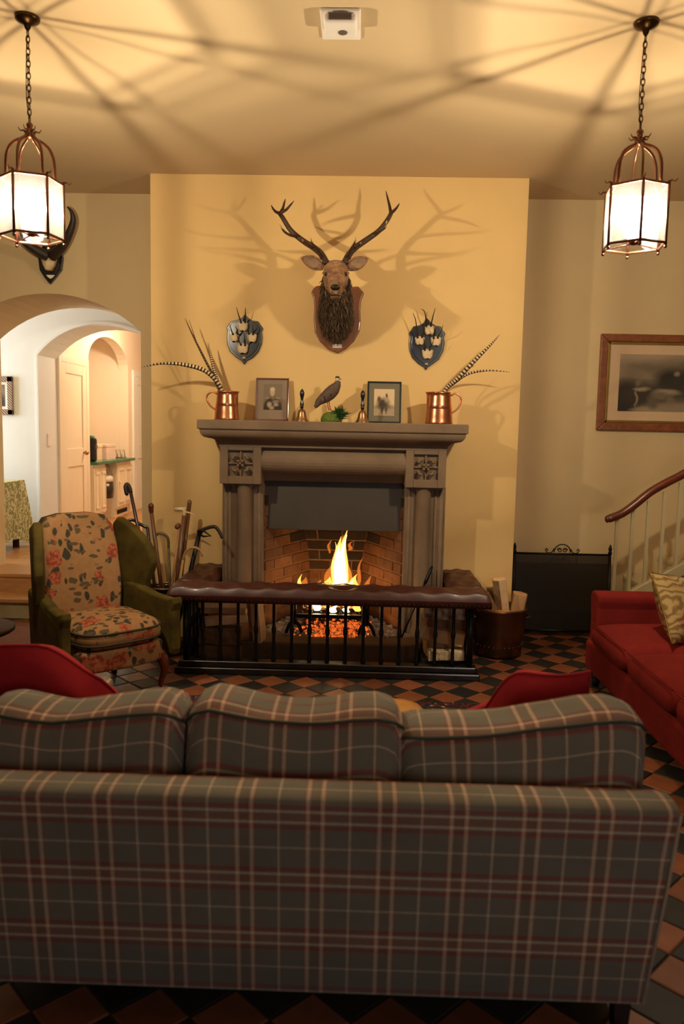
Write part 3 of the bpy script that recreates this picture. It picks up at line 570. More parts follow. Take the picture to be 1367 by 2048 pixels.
# firebox: splayed cheeks and back built of bricks
fbx = thing('firebox', 'sooty brick firebox with splayed cheeks behind the fire', 'firebox', (FC, 6.0, 0))
ZH = .15
MB().box(FX0-.02, FX0, YJ+.14, 6.34, 0, FZ).box(FX1, FX1+.02, YJ+.14, 6.34, 0, FZ).box(FX0, FX1, 6.335, 6.352, 0, FZ).build('backing', 'mortar', fbx)
MB().box(FX0, FX1, YJ+.15, 6.33, FZ-.03, FZ).build('throat', 'soot', fbx)
OY = YF-.18
def cheek(side):
    ox = j1-.0 if side < 0 else j2+.0
    def f(u, v):                                # u: front to back, v: height
        z = ZH+v*(1.14-ZH)
        bx = FC+side*(.215+.15*max(0, v-.35)**1.6*1.9)
        return Vector((ox+(bx-ox)*u, OY+(6.27-OY)*u, z))
    return f
def backf(u, v):
    z = ZH+v*(1.14-ZH); h = .215+.15*max(0, v-.35)**1.6*1.9
    return Vector((FC-h+2*h*u, 6.27, z))
simple('brick_sooty', S(52, 36, 25), .92, var=.45, scale=14, bump=.5, bscale=70, rnd=.3)
def bricks(f, rows, cols, out, mort):
    g_ = 8; m = MB(); N = 10
    m.loft([[f(j/N, i/N) for j in range(N+1)] for i in range(N+1)], False, False); m.build('mortar_bed', 'mortar', fbx)
    for r in range(rows):
        v0, v1 = r/rows+.007, (r+1)/rows-.007; off = .5 if r % 2 else 0
        c = -off
        while c < cols:
            u0, u1 = max(0, c/cols)+.012, min(1, (c+1)/cols)-.012; c += 1
            if u1-u0 < .04: continue
            d = random.uniform(.006, .013); n = (f(u1, v0)-f(u0, v0)).cross(f(u0, v1)-f(u0, v0)).normalized()
            if n.y > 0: n = -n
            if abs(n.y) < .2 and n.x*(f(.5, .5).x-FC) > 0: n = -n
            q = [f(u0, v0), f(u1, v0), f(u1, v1), f(u0, v1)]; ce = sum(q, Vector())/4
            vs = q+[p+n*(d+random.uniform(-.002, .002))+(ce-p)*.03 for p in q]
            MB().add(vs, [(4, 5, 6, 7), (0, 1, 5, 4), (1, 2, 6, 5), (2, 3, 7, 6), (3, 0, 4, 7)]).build('brick', 'brick_sooty' if (mort and r > 3) or (u0+u1 > 1.3 and r > 6) or r > 10 else 'brick', fbx, fix=True)
bricks(cheek(-1), 12, 2.5, .01, 0); bricks(cheek(1), 12, 2.5, .01, 0); bricks(backf, 12, 2.5, .01, 1)
# hearth
hz_ = at(640, 1287, 5.25).z
hp = [(j0-.0, YJ)]+[(-1.0+.0, YJ)]
hx0, hx1 = at(455, 1300, 5.3).x, at(845, 1290, 5.3).x
out = [(hx0, 5.60), (hx0, 5.40)]+[(hx0+.14-.14*math.cos(a), 5.40-.14*math.sin(a)) for a in [math.pi/2*i/6 for i in range(1, 7)]]+[(hx1-.14+.14*math.sin(a), 5.40-.14*math.cos(a)) for a in [math.pi/2*i/6 for i in range(0, 7)]]+[(hx1, 5.60)]
tag(MB().prism(out, 0, hz_, 'z').box(FX0, FX1, 5.6, 6.335, 0, hz_-.002).build('hearth', 'hearth_stone', bevel=.015, seg=3), 'raised worn stone hearth under the fire', 'hearth')
m = MB()
for i in range(420):
    x, y = random.uniform(j1+.03, j2-.03), random.uniform(5.42, 6.1); r = random.uniform(.006, .02); m.sphere((x, y, hz_+r*.3), (r, r, r*.7), 5, 3)
tag(m.build('ash_bed', 'ash'), 'grey ash and cinders scattered on the hearth', 'ash', kind='stuff')
m = MB()
for i in range(520):
    x, y = random.gauss(-.15, .12), random.gauss(5.62, .13); r = random.uniform(.005, .015); m.sphere((min(.12, max(-.45, x)), min(5.95, max(5.42, y)), hz_+.004+r*.5), (r, r, r*.8), 5, 3)
tag(m.build('ember_bed', 'embers'), 'glowing orange embers under the grate', 'embers', kind='stuff')
# fire basket: andirons, tray, bars, plate
gx0, gx1, gy = -.435, .10, 5.47
ax0, ax1 = at(588, 1230, gy).x, at(733, 1230, gy).x; gx0, gx1 = ax0, ax1
gr = thing('fire_grate', 'black iron fire grate on two arched andirons in the fireplace', 'grate', (FC, 5.6, hz_))
zg = at(660, 1233, gy).z
for x in (ax0, ax1):
    a = MB().tube([(x, gy, zg-.06), (x, gy, zg+.16)], .017, 10).sphere((x, gy, zg+.175), .024).build('andiron', 'iron', gr, True)
    for s_ in (-1, 1): MB().tube(smooth_path([(x, gy, zg-.03), (x+s_*.032, gy, zg-.065), (x+s_*.052, gy, zg-.11), (x+s_*.056, gy, hz_)], 3), .013, 8).build('foot', 'iron', a, True)
    MB().tube([(x, gy, zg-.02), (x, 5.98, zg-.02), (x, 5.98, hz_)], .014, 8).build('rail', 'iron', a, True)
MB().box(gx0-.02, gx1+.02, gy-.008, gy+.02, zg-.014, zg+.014).build('front_bar', 'iron', gr, bevel=.003)
MB().box(gx0, gx1, gy+.02, 5.96, zg-.018, zg-.006).build('tray', 'iron', gr); MB().box(gx0+.03, gx1-.03, 5.965, 5.98, hz_+.01, zg-.02).build('back_plate', 'terracotta_glow', gr)
for i in range(7): MB().tube([(gx0+.05+(gx1-gx0-.1)*i/6, gy+.03, zg+.004), (gx0+.05+(gx1-gx0-.1)*i/6, 5.95, zg+.004)], .009, 6).build('bar', 'iron', gr, True)
def rough_log(p0, p1, r, mat, name, par=None, n=9, jag=.14, flat=None):
    p0, p1 = Vector(p0), Vector(p1); d = (p1-p0); L_ = d.length; d.normalize(); up = Vector((0, 0, 1)) if abs(d.z) < .9 else Vector((1, 0, 0)); a = d.cross(up).normalized(); b = d.cross(a)
    off = [1+random.uniform(-jag, jag) for _ in range(n)]
    if flat: off = [flat/abs(math.cos(2*math.pi*k/n-flat)) if math.cos(2*math.pi*k/n-1.0) > .6 else o for k, o in enumerate(off)]
    rings = []
    for i in range(6):
        q = p0+d*(L_*i/5); rr = r*(1+random.uniform(-.06, .06)); rings.append([q+(a*math.cos(2*math.pi*k/n)+b*math.sin(2*math.pi*k/n))*rr*off[k]*(1+random.uniform(-.04, .04)) for k in range(n)])
    return MB().loft(rings).build(name, mat, par, False, bevel=.004, seg=1)
for p0, p1, r, mt, lab in (((-.40, 5.62, zg+.055), (.06, 5.70, zg+.06), .042, 'glow_coal', 'charred log lying lowest across the grate'), ((-.34, 5.80, zg+.06), (.02, 5.86, zg+.06), .045, 'charred', 'blackened log at the back of the grate'),
        ((-.40, 5.60, zg+.16), (-.12, 5.78, zg+.17), .042, 'glow_coal', 'glowing log on the left of the fire, resting on others'), ((-.10, 5.72, zg+.16), (.08, 5.60, zg+.15), .045, 'glow_coal', 'glowing log on the right of the fire, resting on others'), ((-.30, 5.56, zg+.11), (.03, 5.57, zg+.12), .032, 'charred', 'dark log along the front of the grate')):
    tag(rough_log(p0, p1, r, mt, 'burning_log'), lab, 'log', 'logs burning in the grate')
fl = thing('fire', 'tall bright orange and white flames rising from the grate', 'fire', (-.13, 5.7, zg))
def flame(cx, cy, z0, z1, r, mat, lean=0, ph=0, n=10):
    rings = []; N = 14
    for i in range(N+1):
        t_ = i/N; z = z0+(z1-z0)*t_; rr = r*(math.sin(math.pi*min(1, (t_*.85+.15)))**.7)*(1-t_**3*.9)+.001
        x = cx+lean*t_+.018*math.sin(6*t_+ph)*t_; rings.append([(x+rr*math.cos(2*math.pi*k/n)*(1+.12*math.sin(3*k+5*t_+ph)), cy+.012*math.cos(5*t_+ph)+rr*.7*math.sin(2*math.pi*k/n), z) for k in range(n)])
    return MB().loft(rings).build('flame', mat, fl, True)
q = at(683, 1065, 5.70); zq = q.z
flame(q.x-.012, 5.70, zg+.12, zq-.10, .046, 'flame_core', .0, 0); flame(q.x-.012, 5.70, zg+.10, zq-.03, .058, 'flame_mid', .008, .3); flame(q.x+.018, 5.71, zg+.22, zq+.03, .030, 'flame_mid', .012, 1.2); flame(q.x+.012, 5.705, zg+.2, zq-.02, .02, 'flame_core', .012, 1.2)
flame(q.x-.038, 5.69, zg+.18, zq-.07, .022, 'flame_mid', -.016, 3.0); flame(q.x-.07, 5.68, zg+.10, zg+.25, .05, 'flame_mid', -.03, 2); flame(q.x-.05, 5.68, zg+.10, zg+.2, .04, 'flame_core', -.02, 2); flame(q.x+.05, 5.70, zg+.10, zg+.22, .04, 'flame_core', .02, 2)
flame(q.x+.085, 5.70, zg+.10, zg+.27, .045, 'flame_mid', .03, .6); flame(q.x+.125, 5.72, zg+.16, zg+.40, .014, 'flame_edge', .03, .9); flame(q.x-.12, 5.70, zg+.12, zg+.22, .05, 'flame_edge', -.03, .4); flame(q.x+.02, 5.72, zg+.1, zg+.34, .085, 'flame_edge', .01, 2.6)
flame(q.x-.085, 5.66, zq-.15, zq-.05, .008, 'flame_edge', -.006, 2); flame(q.x+.06, 5.68, zq-.13, zq-.06, .014, 'flame_edge', .016, 1)
flame(q.x-.17, 5.60, zg+.01, zg+.12, .030, 'flame_core', -.01, 1); flame(q.x-.26, 5.62, zg+.08, zg+.20, .02, 'flame_core', -.02, 1.6); flame(q.x-.28, 5.64, zg+.10, zg+.27, .02, 'flame_mid', -.02, 1.0); flame(q.x-.05, 5.56, zg+.01, zg+.06, .028, 'flame_core', .01, 2); flame(q.x+.05, 5.58, zg+.01, zg+.05, .024, 'flame_core', 0, 2.4); flame(q.x+.13, 5.58, zg+.02, zg+.08, .03, 'flame_mid', 0, 2.4)
flame(q.x+.19, 5.72, zg+.02, zg+.26, .035, 'flame_edge', .02, 1.4); flame(q.x-.01, 5.70, zg+.10, zq-.05, .066, 'flame_mid', .006, 1.5); flame(q.x-.005, 5.70, zg+.08, zq-.02, .082, 'flame_edge', .01, .8); flame(q.x-.015, 5.70, zg+.08, zq-.16, .10, 'flame_edge', -.01, 2.2)
flame(q.x-.25, 5.70, zg+.08, zg+.24, .05, 'flame_edge', -.03, 1.9); flame(q.x-.012, 5.70, zg+.11, zq-.13, .038, 'flame_core', .0, 1.1)
L = bpy.data.lights.new('fire_light', 'POINT'); L.energy = FIRE_W; L.color = FIRE_C; L.shadow_soft_size = .07; lo = bpy.data.objects.new('fire_light', L); COL.objects.link(lo); lo.location = (-.14, 5.74, zg+.16)

# ------------------------------------------------------------------ club fender
fd = thing('club_fender', 'black railed club fender with buttoned brown leather seat round the hearth', 'fender', (FC, 5.2, 0))
bx0, bx1, by0, by1 = -1.20, .812, 4.955, 5.82
def plinth(z0, z1, o):
    w = .13-o*2
    MB().box(bx0+o, bx1-o, by0+o, by0+o+w, z0, z1).box(bx0+o, bx0+o+w, by0+o+w, by1, z0, z1).box(bx1-o-w, bx1-o, by0+o+w, by1, z0, z1).build('plinth', 'black_wood', fd, bevel=.008, seg=3)
plinth(0, .045, 0); plinth(.045, .085, .022)
zs0 = .50
def baluster(x, y):
    MB().lathe([(.013, .085), (.017, .10), (.012, .12), (.0105, .26), (.016, .285), (.016, .305), (.0105, .33), (.0115, .47), (.017, zs0)], 10, (x, y, 0)).build('baluster', 'black_metal', fd, True)
xa, xb = at(405, 1260, 5.02).x, at(906, 1260, 5.02).x
for i in range(15): baluster(xa+(xb-xa)*i/14, 5.02)
for x in (bx0+.065, bx1-.065):
    MB().tube([(x, 5.02, .085), (x, 5.02, zs0)], .022, 12).build('corner_post', 'black_metal', fd, True)
    for i in range(6): baluster(x, 5.14+i*.115)
MB().box(bx0-.0, bx1+.0, by0-.0, by0+.16, zs0, zs0+.025).box(bx0, bx0+.17, by0+.16, by1, zs0, zs0+.025).box(bx1-.17, bx1, by0+.16, by1, zs0, zs0+.025).build('seat_rail', 'black_wood', fd)
# buttoned seat: one upholstered U, height field with tufts
def seat_piece(x0, x1, y0, y1, nx, ny, chamfer=0):
    ZT, ZB = .600, zs0+.012; N = 8
    def h(x, y):
        e = min(x-x0, x1-x, y-y0, y1-y); edge = max(0., min(1., e/.045)); r = math.sqrt(max(0, 1-(1-edge)**2))
        u, v = (x-x0)/(x1-x0)*nx, (y-y0)/(y1-y0)*ny; best = 9
        for a in range(int(u)-1, int(u)+3):
            for b in range(int(v)-1, int(v)+3):
                best = min(best, math.hypot((u-(a+(.5 if b % 2 else 0))), (v-b-.5)))
        return ZB+(ZT-ZB)*(.28+.72*r)-.026*max(0, 1-best/.5)*r
    gx, gy_ = max(16, nx*10), max(16, ny*10); m = MB()
    grid = [[(x0+(x1-x0)*i/gx, y0+(y1-y0)*j/gy_) for i in range(gx+1)] for j in range(gy_+1)]
    vs = [(x, y, h(x, y)) for r in grid for (x, y) in r]; n = gx+1
    fs = [(j*n+i, j*n+i+1, (j+1)*n+i+1, (j+1)*n+i) for j in range(gy_) for i in range(gx)]
    m.add(vs, fs)
    rim = [(x0, y0), (x1, y0), (x1, y1), (x0, y1)]
    m.add([(x, y, ZB-.02) for x, y in rim]+[(x, y, ZB+(ZT-ZB)*.28) for x, y in rim], [(0, 1, 5, 4), (1, 2, 6, 5), (2, 3, 7, 6), (3, 0, 4, 7), (0, 3, 2, 1)])
    return m
sx0, sx1 = -1.245, .865
seat_piece(sx0, sx1, 4.92, 5.175, 11, 2).build('seat', 'leather', fd, True, fix=True); seat_piece(sx0, sx0+.235, 5.16, 5.84, 2, 4).build('seat', 'leather', fd, True); seat_piece(sx1-.235, sx1, 5.16, 5.84, 2, 4).build('seat', 'leather', fd, True)
m = MB()
for i in range(70): m.sphere((sx0+.02+(sx1-sx0-.04)*i/69, 4.919, zs0+.010), .0065, 6, 4)
for i in range(24): m.sphere((sx1, 4.94+.88*i/23, zs0+.010), .0065, 6, 4)
tag(m.build('nail_heads', 'stud', fd), kind='stuff')
# stacked firewood inside the fender
def split_log(c, L_, w, h, yaw, tilt, mat, lab, name='firewood_log', bark=True, roll=0, grp='split logs stacked inside the fender', axis='x'):
    o = thing(name, lab, 'log', c, yaw, grp); o.rotation_euler = (roll, tilt, yaw)
    sec = [(-w/2, -h/2), (w*.1, -h*.55), (w/2, -h*.3), (w*.46, h*.3), (w*.1, h/2), (-w*.42, h*.42)]
    rings = []
    for i in range(5):
        k = 1+random.uniform(-.05, .05); rings.append([(-L_/2+L_*i/4, p[0]*k+random.uniform(-.003, .003), p[1]*k+random.uniform(-.003, .003)) for p in sec])
    MB().loft(rings).build('wood', mat, o, world=False, bevel=.004, seg=1)
    if bark:
        rings = [[(-L_/2+.004+(L_-.008)*i/4, p[0]*1.06, p[1]*1.06) for p in (sec[1], sec[2], sec[3])]+[(-L_/2+.004+(L_-.008)*i/4, p[0]*.9, p[1]*.9) for p in (sec[3], sec[2], sec[1])] for i in range(5)]
        MB().loft(rings).build('bark', 'bark', o, world=False)
    return o
lx = -.93
for (c, l, w, h, ya, ti, mt, lab) in (((lx-.02, 5.30, .065), .30, .14, .12, .1, 0, 'bark', 'dark log at the bottom of the left stack inside the fender'), ((lx-.0, 5.45, .07), .32, .15, .13, -.1, 0, 'wood_split', 'thick log low at the back of the left stack'),
        ((lx-.02, 5.28, .19), .28, .14, .12, -.15, 0, 'bark', 'bark-covered round log in the middle of the left stack'), ((lx+.02, 5.44, .21), .30, .13, .13, .1, 0, 'wood_split', 'split log behind the round one in the left stack'),
        ((lx+.01, 5.30, .295), .29, .15, .05, .25, -.06, 'wood_pale', 'thin pale slab lying askew on the left stack'), ((lx-.01, 5.38, .345), .32, .13, .05, -.05, 0, 'wood_split', 'flat brown slab near the top of the left stack'), ((lx-.0, 5.34, .425), .34, .16, .10, .03, 0, 'wood_pale', 'broad pale squared log topmost in the left stack')):
    split_log(c, l, w, h, ya, ti, mt, lab)
split_log((-.70, 5.28, .31), .34, .10, .09, 1.2, .0, 'wood_pale', 'pale torn log standing on end beside the hearth', roll=0).rotation_euler = (.1, math.radians(80), 1.2)
for (c, l, w, h, ya, ti, mt, lab) in (((.60, 5.10, .14), .24, .10, .07, .05, 0, 'birch', 'pale birch log lowest in the right stack'), ((.60, 5.26, .16), .26, .16, .15, .1, 0, 'wood_split', 'brown split log low at the back of the right stack'), ((.60, 5.18, .255), .27, .16, .09, -.2, .12, 'wood_split', 'brown log tilted in the middle of the right stack'),
        ((.60, 5.26, .335), .27, .17, .10, .1, 0, 'bark', 'dark bark log under the top of the right stack'), ((.58, 5.20, .42), .28, .15, .10, .12, .04, 'birch', 'mossy pale birch log topmost in the right stack')):
    split_log(c, l, w, h, ya, ti, mt, lab, bark=(mt != 'bark'))
for x, lab in ((-.93, 'left'), (.60, 'right')):
    tag(MB().box(x-.16, x+.16, 5.09, 5.50, 0, .10 if x > 0 else .004).build('log_stand', 'soot', bevel=.002), 'dark slab under the %s log stack inside the fender' % lab, 'stand')
pk = thing('poker', 'slim black poker leaning on the right fireplace jamb', 'poker', (.35, 5.4, hz_)); a, b = at(802, 1285, 5.42), at(864, 1132, 5.585); a.z = max(a.z, hz_+.01)
MB().tube([a, a.lerp(b, .75)], .007, 8).build('shaft', 'black_metal', pk, True); MB().tube([a.lerp(b, .75), a.lerp(b, .8), a.lerp(b, .92), b], [.009, .014, .013, .006], 8).build('handle', 'black_metal', pk, True)
# copper log bin
bx, byy = 1.04, 5.63
lb_ = thing('log_bin', 'riveted dark copper log bin beside the fender', 'log bin', (bx, byy, 0))
MB().lathe([(.02, .012), (.165, .012), (.175, .02), (.172, .10), (.182, .12), (.192, .20), (.198, .33), (.206, .345), (.206, .358), (.196, .36), (.19, .345), (.185, .2), (.165, .05), (.02, .045)], 36, (bx, byy, 0), cap=False).build('body', 'dark_copper', lb_, True)
for i in range(30):
    a = 2*math.pi*i/30; MB().sphere((bx+.174*math.cos(a), byy+.174*math.sin(a), .085), .007, 6, 4).build('rivet', 'dark_copper', lb_, True) if -2.9 < a-2*math.pi*(a > math.pi) < .3 else None
for s_, an in ((1, .5), (-1, .5)):
    c = Vector((bx+s_*.195*math.cos(-.4*s_), byy-.05, .30)); MB().tube([c+Vector((s_*.035*math.sin(t_), -.06*math.cos(t_), 0)) for t_ in [math.pi*i/8 for i in range(9)]], .008, 6).build('handle', 'dark_copper', lb_, True)
def bin_log(p0, p1, w, h, mt, lab, bk=True):
    p0, p1 = Vector(p0), Vector(p1); o = thing('bin_log', lab, 'log', p0, 0, 'logs in the copper bin'); d = p1-p0
    o.rotation_euler = d.to_track_quat('X', 'Z').to_euler(); L_ = d.length
    sec = [(-w/2, -h/2), (w*.2, -h*.55), (w/2, -h*.1), (w*.3, h/2), (-w*.42, h*.42)]
    MB().loft([[(L_*i/4, p[0]*(1+random.uniform(-.05, .05)), p[1]*(1+random.uniform(-.05, .05))) for p in sec] for i in range(5)]).build('wood', mt, o, world=False, bevel=.004, seg=1)
    if bk: MB().loft([[(.005+(L_-.01)*i/4, p[0]*1.07, p[1]*1.07) for p in (sec[0], sec[1], sec[2])]+[(.005+(L_-.01)*i/4, p[0]*.9, p[1]*.9) for p in (sec[2], sec[1], sec[0])] for i in range(5)]).build('bark', 'bark', o, world=False)
tp = at(998, 1160, 5.60); bin_log((bx+.07, byy-.04, .06), (tp.x, 5.60, tp.z+.01), .13, .09, 'wood_pale', 'pale split log standing tallest in the copper bin')
bin_log((bx+.11, byy+.06, .08), (bx+.16, byy+.05, .45), .12, .10, 'wood_split', 'brown log at the right rim of the copper bin')
bin_log((bx-.02, byy-.03, .24), (bx-.14, byy-.08, .46), .11, .09, 'bark', 'dark log leaning left in the copper bin', False); bin_log((bx+.02, byy+.10, .1), (bx-.02, byy+.15, .47), .12, .09, 'bark', 'dark log at the back of the copper bin', False)
bin_log((bx-.10, byy-.12, .28), (bx+.06, byy-.10, .33), .10, .08, 'wood_split', 'brown log lying across the front of the copper bin')

# ------------------------------------------------------------------ stag head
YW = YF
sg = thing('stag_head', 'mounted red stag head with dark antlers on a wooden shield', 'trophy', (FC, YW, 1.98))
def outline(pts, Y, mir=None):
    return [(p.x, p.z) for p in (at(x, y, Y) for x, y in pts)]
so = [(623, 576), (633, 572), (644, 571), (655, 578), (672, 581), (690, 578), (704, 574), (716, 573), (728, 587), (722, 600), (720, 620), (721, 645), (719, 662), (708, 682), (692, 698), (675, 707), (656, 699), (640, 684), (629, 664), (627, 640), (628, 615), (627, 598), (622, 586)]
so[0] = (626, 578)
MB().prism(outline(so, YW-.02), YW-.034, YW, 'y').build('shield', 'shield_wood', sg, bevel=.010, seg=3)
pq = at(674, 692, YW-.04); pl = MB().box(pq.x-.034, pq.x+.034, YW-.037, YW-.033, pq.z-.013, pq.z+.013).build('plaque', 'paper', sg)
MB().add([(pq.x-.032, YW-.038, pq.z-.011), (pq.x+.032, YW-.038, pq.z-.011), (pq.x+.032, YW-.038, pq.z+.011), (pq.x-.032, YW-.038, pq.z+.011)], [(0, 1, 2, 3)], [[(0, 0), (1, 0), (1, 1), (0, 1)]]).build('engraving', 'plaque_print', pl, fix=False)
def ring(px, py, Y, hw, hh, n=24, sq=.85):
    c = at(px, py, Y); return [(c.x+hw*math.copysign(abs(math.cos(2*math.pi*k/n))**sq, math.cos(2*math.pi*k/n)), Y, c.z+hh*math.copysign(abs(math.sin(2*math.pi*k/n))**sq, math.sin(2*math.pi*k/n))) for k in range(n)]
secs = [(673, 636, 5.825, .112, .158), (673, 630, 5.76, .114, .162), (672, 618, 5.66, .112, .156), (672, 602, 5.56, .105, .146), (672, 578, 5.47, .098, .132), (671, 556, 5.40, .088, .112), (671, 545, 5.34, .083, .088), (671, 546, 5.29, .079, .076), (671, 553, 5.24, .068, .068), (671, 563, 5.18, .052, .058), (670, 572, 5.12, .042, .048), (670, 577, 5.07, .039, .043), (670, 579, 5.045, .034, .036), (670, 580, 5.034, .018, .018)]
hd = MB().loft([ring(*s_) for s_ in secs]).build('head', 'hide', sg, True, sub=1)
for x in (651.5, 690.5):
    e = at(x, 549, 5.235); MB().sphere(e, (.0135, .018, .0135), 12, 8).build('eye', 'eye', hd, True)
    MB().tube([e+Vector((.021*math.cos(a), -.004, .004+.015*math.sin(a))) for a in [math.pi*i/8 for i in range(9)]], .006, 6).build('brow', 'mane_pale', hd, True)
q = at(670, 577, 5.032); MB().sphere(q+Vector((0, 0, .008)), (.031, .012, .02), 14, 8).build('nose', 'nose', hd, True)
for s_ in (-1, 1): MB().sphere(q+Vector((s_*.019, -.006, .009)), (.008, .007, .010), 8, 6).build('nostril', 'eye', hd, True)
q = at(670, 590, 5.045); MB().tube([q+Vector((x, abs(x)*.5, -abs(x)*.06)) for x in (-.034, -.017, 0, .017, .034)], .0035, 6).build('mouth', 'eye', hd, True)
q = at(671, 594, 5.10); MB().sphere(q, (.034, .05, .020), 14, 8).build('lower_jaw', 'mane_pale', hd, True)
def ear(b, tip, Y):
    b, tp = at(*b, Y), at(*tip, Y-.04); d = tp-b; L_ = d.length; d.normalize(); up = Vector((0, -.35, 1)).normalized(); up = (up-d*up.dot(d)).normalized(); n = d.cross(up); n = n if n.y < 0 else -n; rings = []
    for i in range(10):
        t_ = i/9; w = .043*(math.sin(math.pi*(.12+.88*t_)))**.75+.002; c = b+d*(L_*t_); cup = .022*math.sin(math.pi*(.1+.9*t_))
        rings.append([c+up*w*math.sin(a)-n*cup*math.cos(a)*.9 for a in [-1.5+3.0*k/8 for k in range(9)]]+[c+up*w*.8*math.sin(a)-n*(cup*math.cos(a)*.9-.007) for a in [1.5-3.0*k/8 for k in range(9)]])
    e_ = MB().loft(rings).build('ear', 'hide', sg, True)
    MB().loft([[b+d*(L_*t_)+up*(.034*math.sin(math.pi*t_)**.8*k_)+n*(.0045-.012*math.sin(math.pi*t_)*(1-k_*k_)) for k_ in (-.9, -.5, 0, .5, .9)] for t_ in [.12+.74*i/8 for i in range(9)]], False, False).build('ear_lining', 'ear', e_, True)
ear((648, 534), (601, 515), 5.38); ear((692, 535), (737, 517), 5.38)
# mane strands
m, m2 = MB(), MB()
for i in range(2600):
    t_ = random.random(); a = random.uniform(math.pi*.95, math.pi*2.05); Y = 5.14+.66*random.random()**.8 if False else random.uniform(5.40, 5.80)
    k = next(q for q in range(len(secs)-1) if secs[q][2] >= Y >= secs[q+1][2]); w_ = (secs[k][2]-Y)/(secs[k][2]-secs[k+1][2])
    px, py, _, hw, hh = [secs[k][q]+(secs[k+1][q]-secs[k][q])*w_ for q in range(5)]; c = at(px, py, Y)
    p = Vector((c.x+hw*math.cos(a)*.97, Y, c.z+hh*math.sin(a)*.97)); dn = Vector((random.uniform(-.018, .018)+.012*math.cos(a), random.uniform(-.05, -.005), -random.uniform(.03, .065)))
    (m if random.random() < .62 else m2).tube([p, p+dn*.5+Vector((0, -.01, 0)), p+dn], [.0026, .0022, .0005], 3, False)
for mm, mt in ((m, 'mane'), (m2, 'mane_pale')): tag(mm.build('mane', mt, sg), kind='stuff')
def antler(main, tines):
    c4 = lambda x, y, Y: at(440+x/2.972, 360+y/2.972, Y)
    pth = smooth_path([c4(*p) for p in main], 4); n = len(pth); a = MB().tube(pth, [.0245-.0105*i/(n-1) for i in range(n)], 10).sphere(pth[0], (.03, .03, .02), 10, 6).build('antler', 'antler', sg, True)
    for tn in tines:
        p = smooth_path([c4(*q) for q in tn], 4); k = len(p); cut = int(k*.72)
        MB().tube(p[:cut+1], [.0125-.0065*i/cut for i in range(cut+1)], 8).build('tine', 'antler', a, True); r0 = .0062
        MB().tube(p[cut:], [r0*(1-(i/(k-1-cut))*.85) for i in range(k-cut)], 8).build('tine_tip', 'antler_tip' if tn[-1][2] < 5.3 else 'antler', a, True)
antler([(628, 490, 5.38), (600, 440, 5.42), (560, 405, 5.46), (490, 360, 5.50), (420, 300, 5.52), (372, 225, 5.50), (350, 195, 5.47)],
       [[(610, 455, 5.39), (580, 410, 5.26), (545, 375, 5.14), (538, 340, 5.06)], [(555, 400, 5.46), (520, 380, 5.32), (495, 365, 5.2), (488, 352, 5.14)], [(455, 335, 5.51), (410, 325, 5.40), (375, 300, 5.26), (352, 258, 5.17)],
        [(352, 198, 5.47), (330, 188, 5.42), (315, 172, 5.36), (302, 148, 5.31)], [(355, 200, 5.47), (372, 170, 5.50), (380, 140, 5.52), (388, 110, 5.53)], [(358, 195, 5.47), (390, 178, 5.44), (412, 155, 5.42), (440, 122, 5.40)]])
antler([(742, 490, 5.38), (768, 440, 5.42), (806, 400, 5.46), (870, 355, 5.50), (945, 300, 5.52), (995, 235, 5.50), (1016, 195, 5.47)],
       [[(756, 455, 5.39), (778, 410, 5.26), (798, 375, 5.14), (806, 335, 5.06)], [(806, 400, 5.46), (815, 392, 5.32), (830, 380, 5.2), (838, 370, 5.14)], [(920, 318, 5.51), (955, 300, 5.40), (978, 285, 5.26), (992, 262, 5.17)],
        [(1016, 195, 5.47), (1035, 180, 5.44), (1052, 160, 5.41), (1066, 138, 5.38)], [(1014, 198, 5.47), (1005, 150, 5.5), (995, 110, 5.53), (984, 62, 5.55)], [(1010, 210, 5.48), (1000, 225, 5.36), (992, 240, 5.28), (985, 262, 5.22)]])
# ------------------------------------------------------------------ roe shields
def roe_shield(ox, oy, k, out, skulls, lab):
    q = lambda x, y, Y=YW-.02: at(ox+x*k, oy+y*k, Y); c = q(out[0][0], out[0][1])
    o = thing('roe_shield', lab, 'trophy', (q(660, 1100).x, YW, q(660, 1800).z), 0, 'small shields of roe skulls'); pts = [q(*p) for p in out]; cx = sum(p.x for p in pts)/len(pts); cz = sum(p.z for p in pts)/len(pts)
    MB().prism([(p.x, p.z) for p in pts], YW-.020, YW, 'y').build('rim', 'ebony_rim', o, bevel=.005); MB().prism([(cx+(p.x-cx)*.87, cz+(p.z-cz)*.9) for p in pts], YW-.026, YW-.018, 'y').build('shield', 'ebony', o, bevel=.003)
    lp = q(650, 1715 if k < .075 else 1590); MB().box(lp.x-.012, lp.x+.012, YW-.028, YW-.026, lp.z-.006, lp.z+.006).build('plaque', 'gilt', o)
    for (x, y, w, horns) in skulls:
        a = q(x, y, YW-.03); hw = w*k/2*.0037
        sk = MB().loft([[(a.x+hw*u*sc, YW-.026-d, a.z+v*hw) for u, v in ((-1, .75), (-.3, .95), (.3, .95), (1, .75), (.85, -.3), (.55, -.75), (.1, -.62), (-.1, -.62), (-.55, -.75), (-.85, -.3))] for d, sc in ((0, .95), (.018, 1.0), (.03, .85), (.036, .5))]).build('skull', 'bone', o, True, bevel=.002)
        for hx in horns:
            p = smooth_path([q(xx, yy, YW-Y) for xx, yy, Y in hx], 4); n = len(p); MB().tube(p, [.0062-.0045*i/(n-1) for i in range(n)], 6).sphere(p[0], .009, 8, 6).build('horn', 'horn', sk, True)
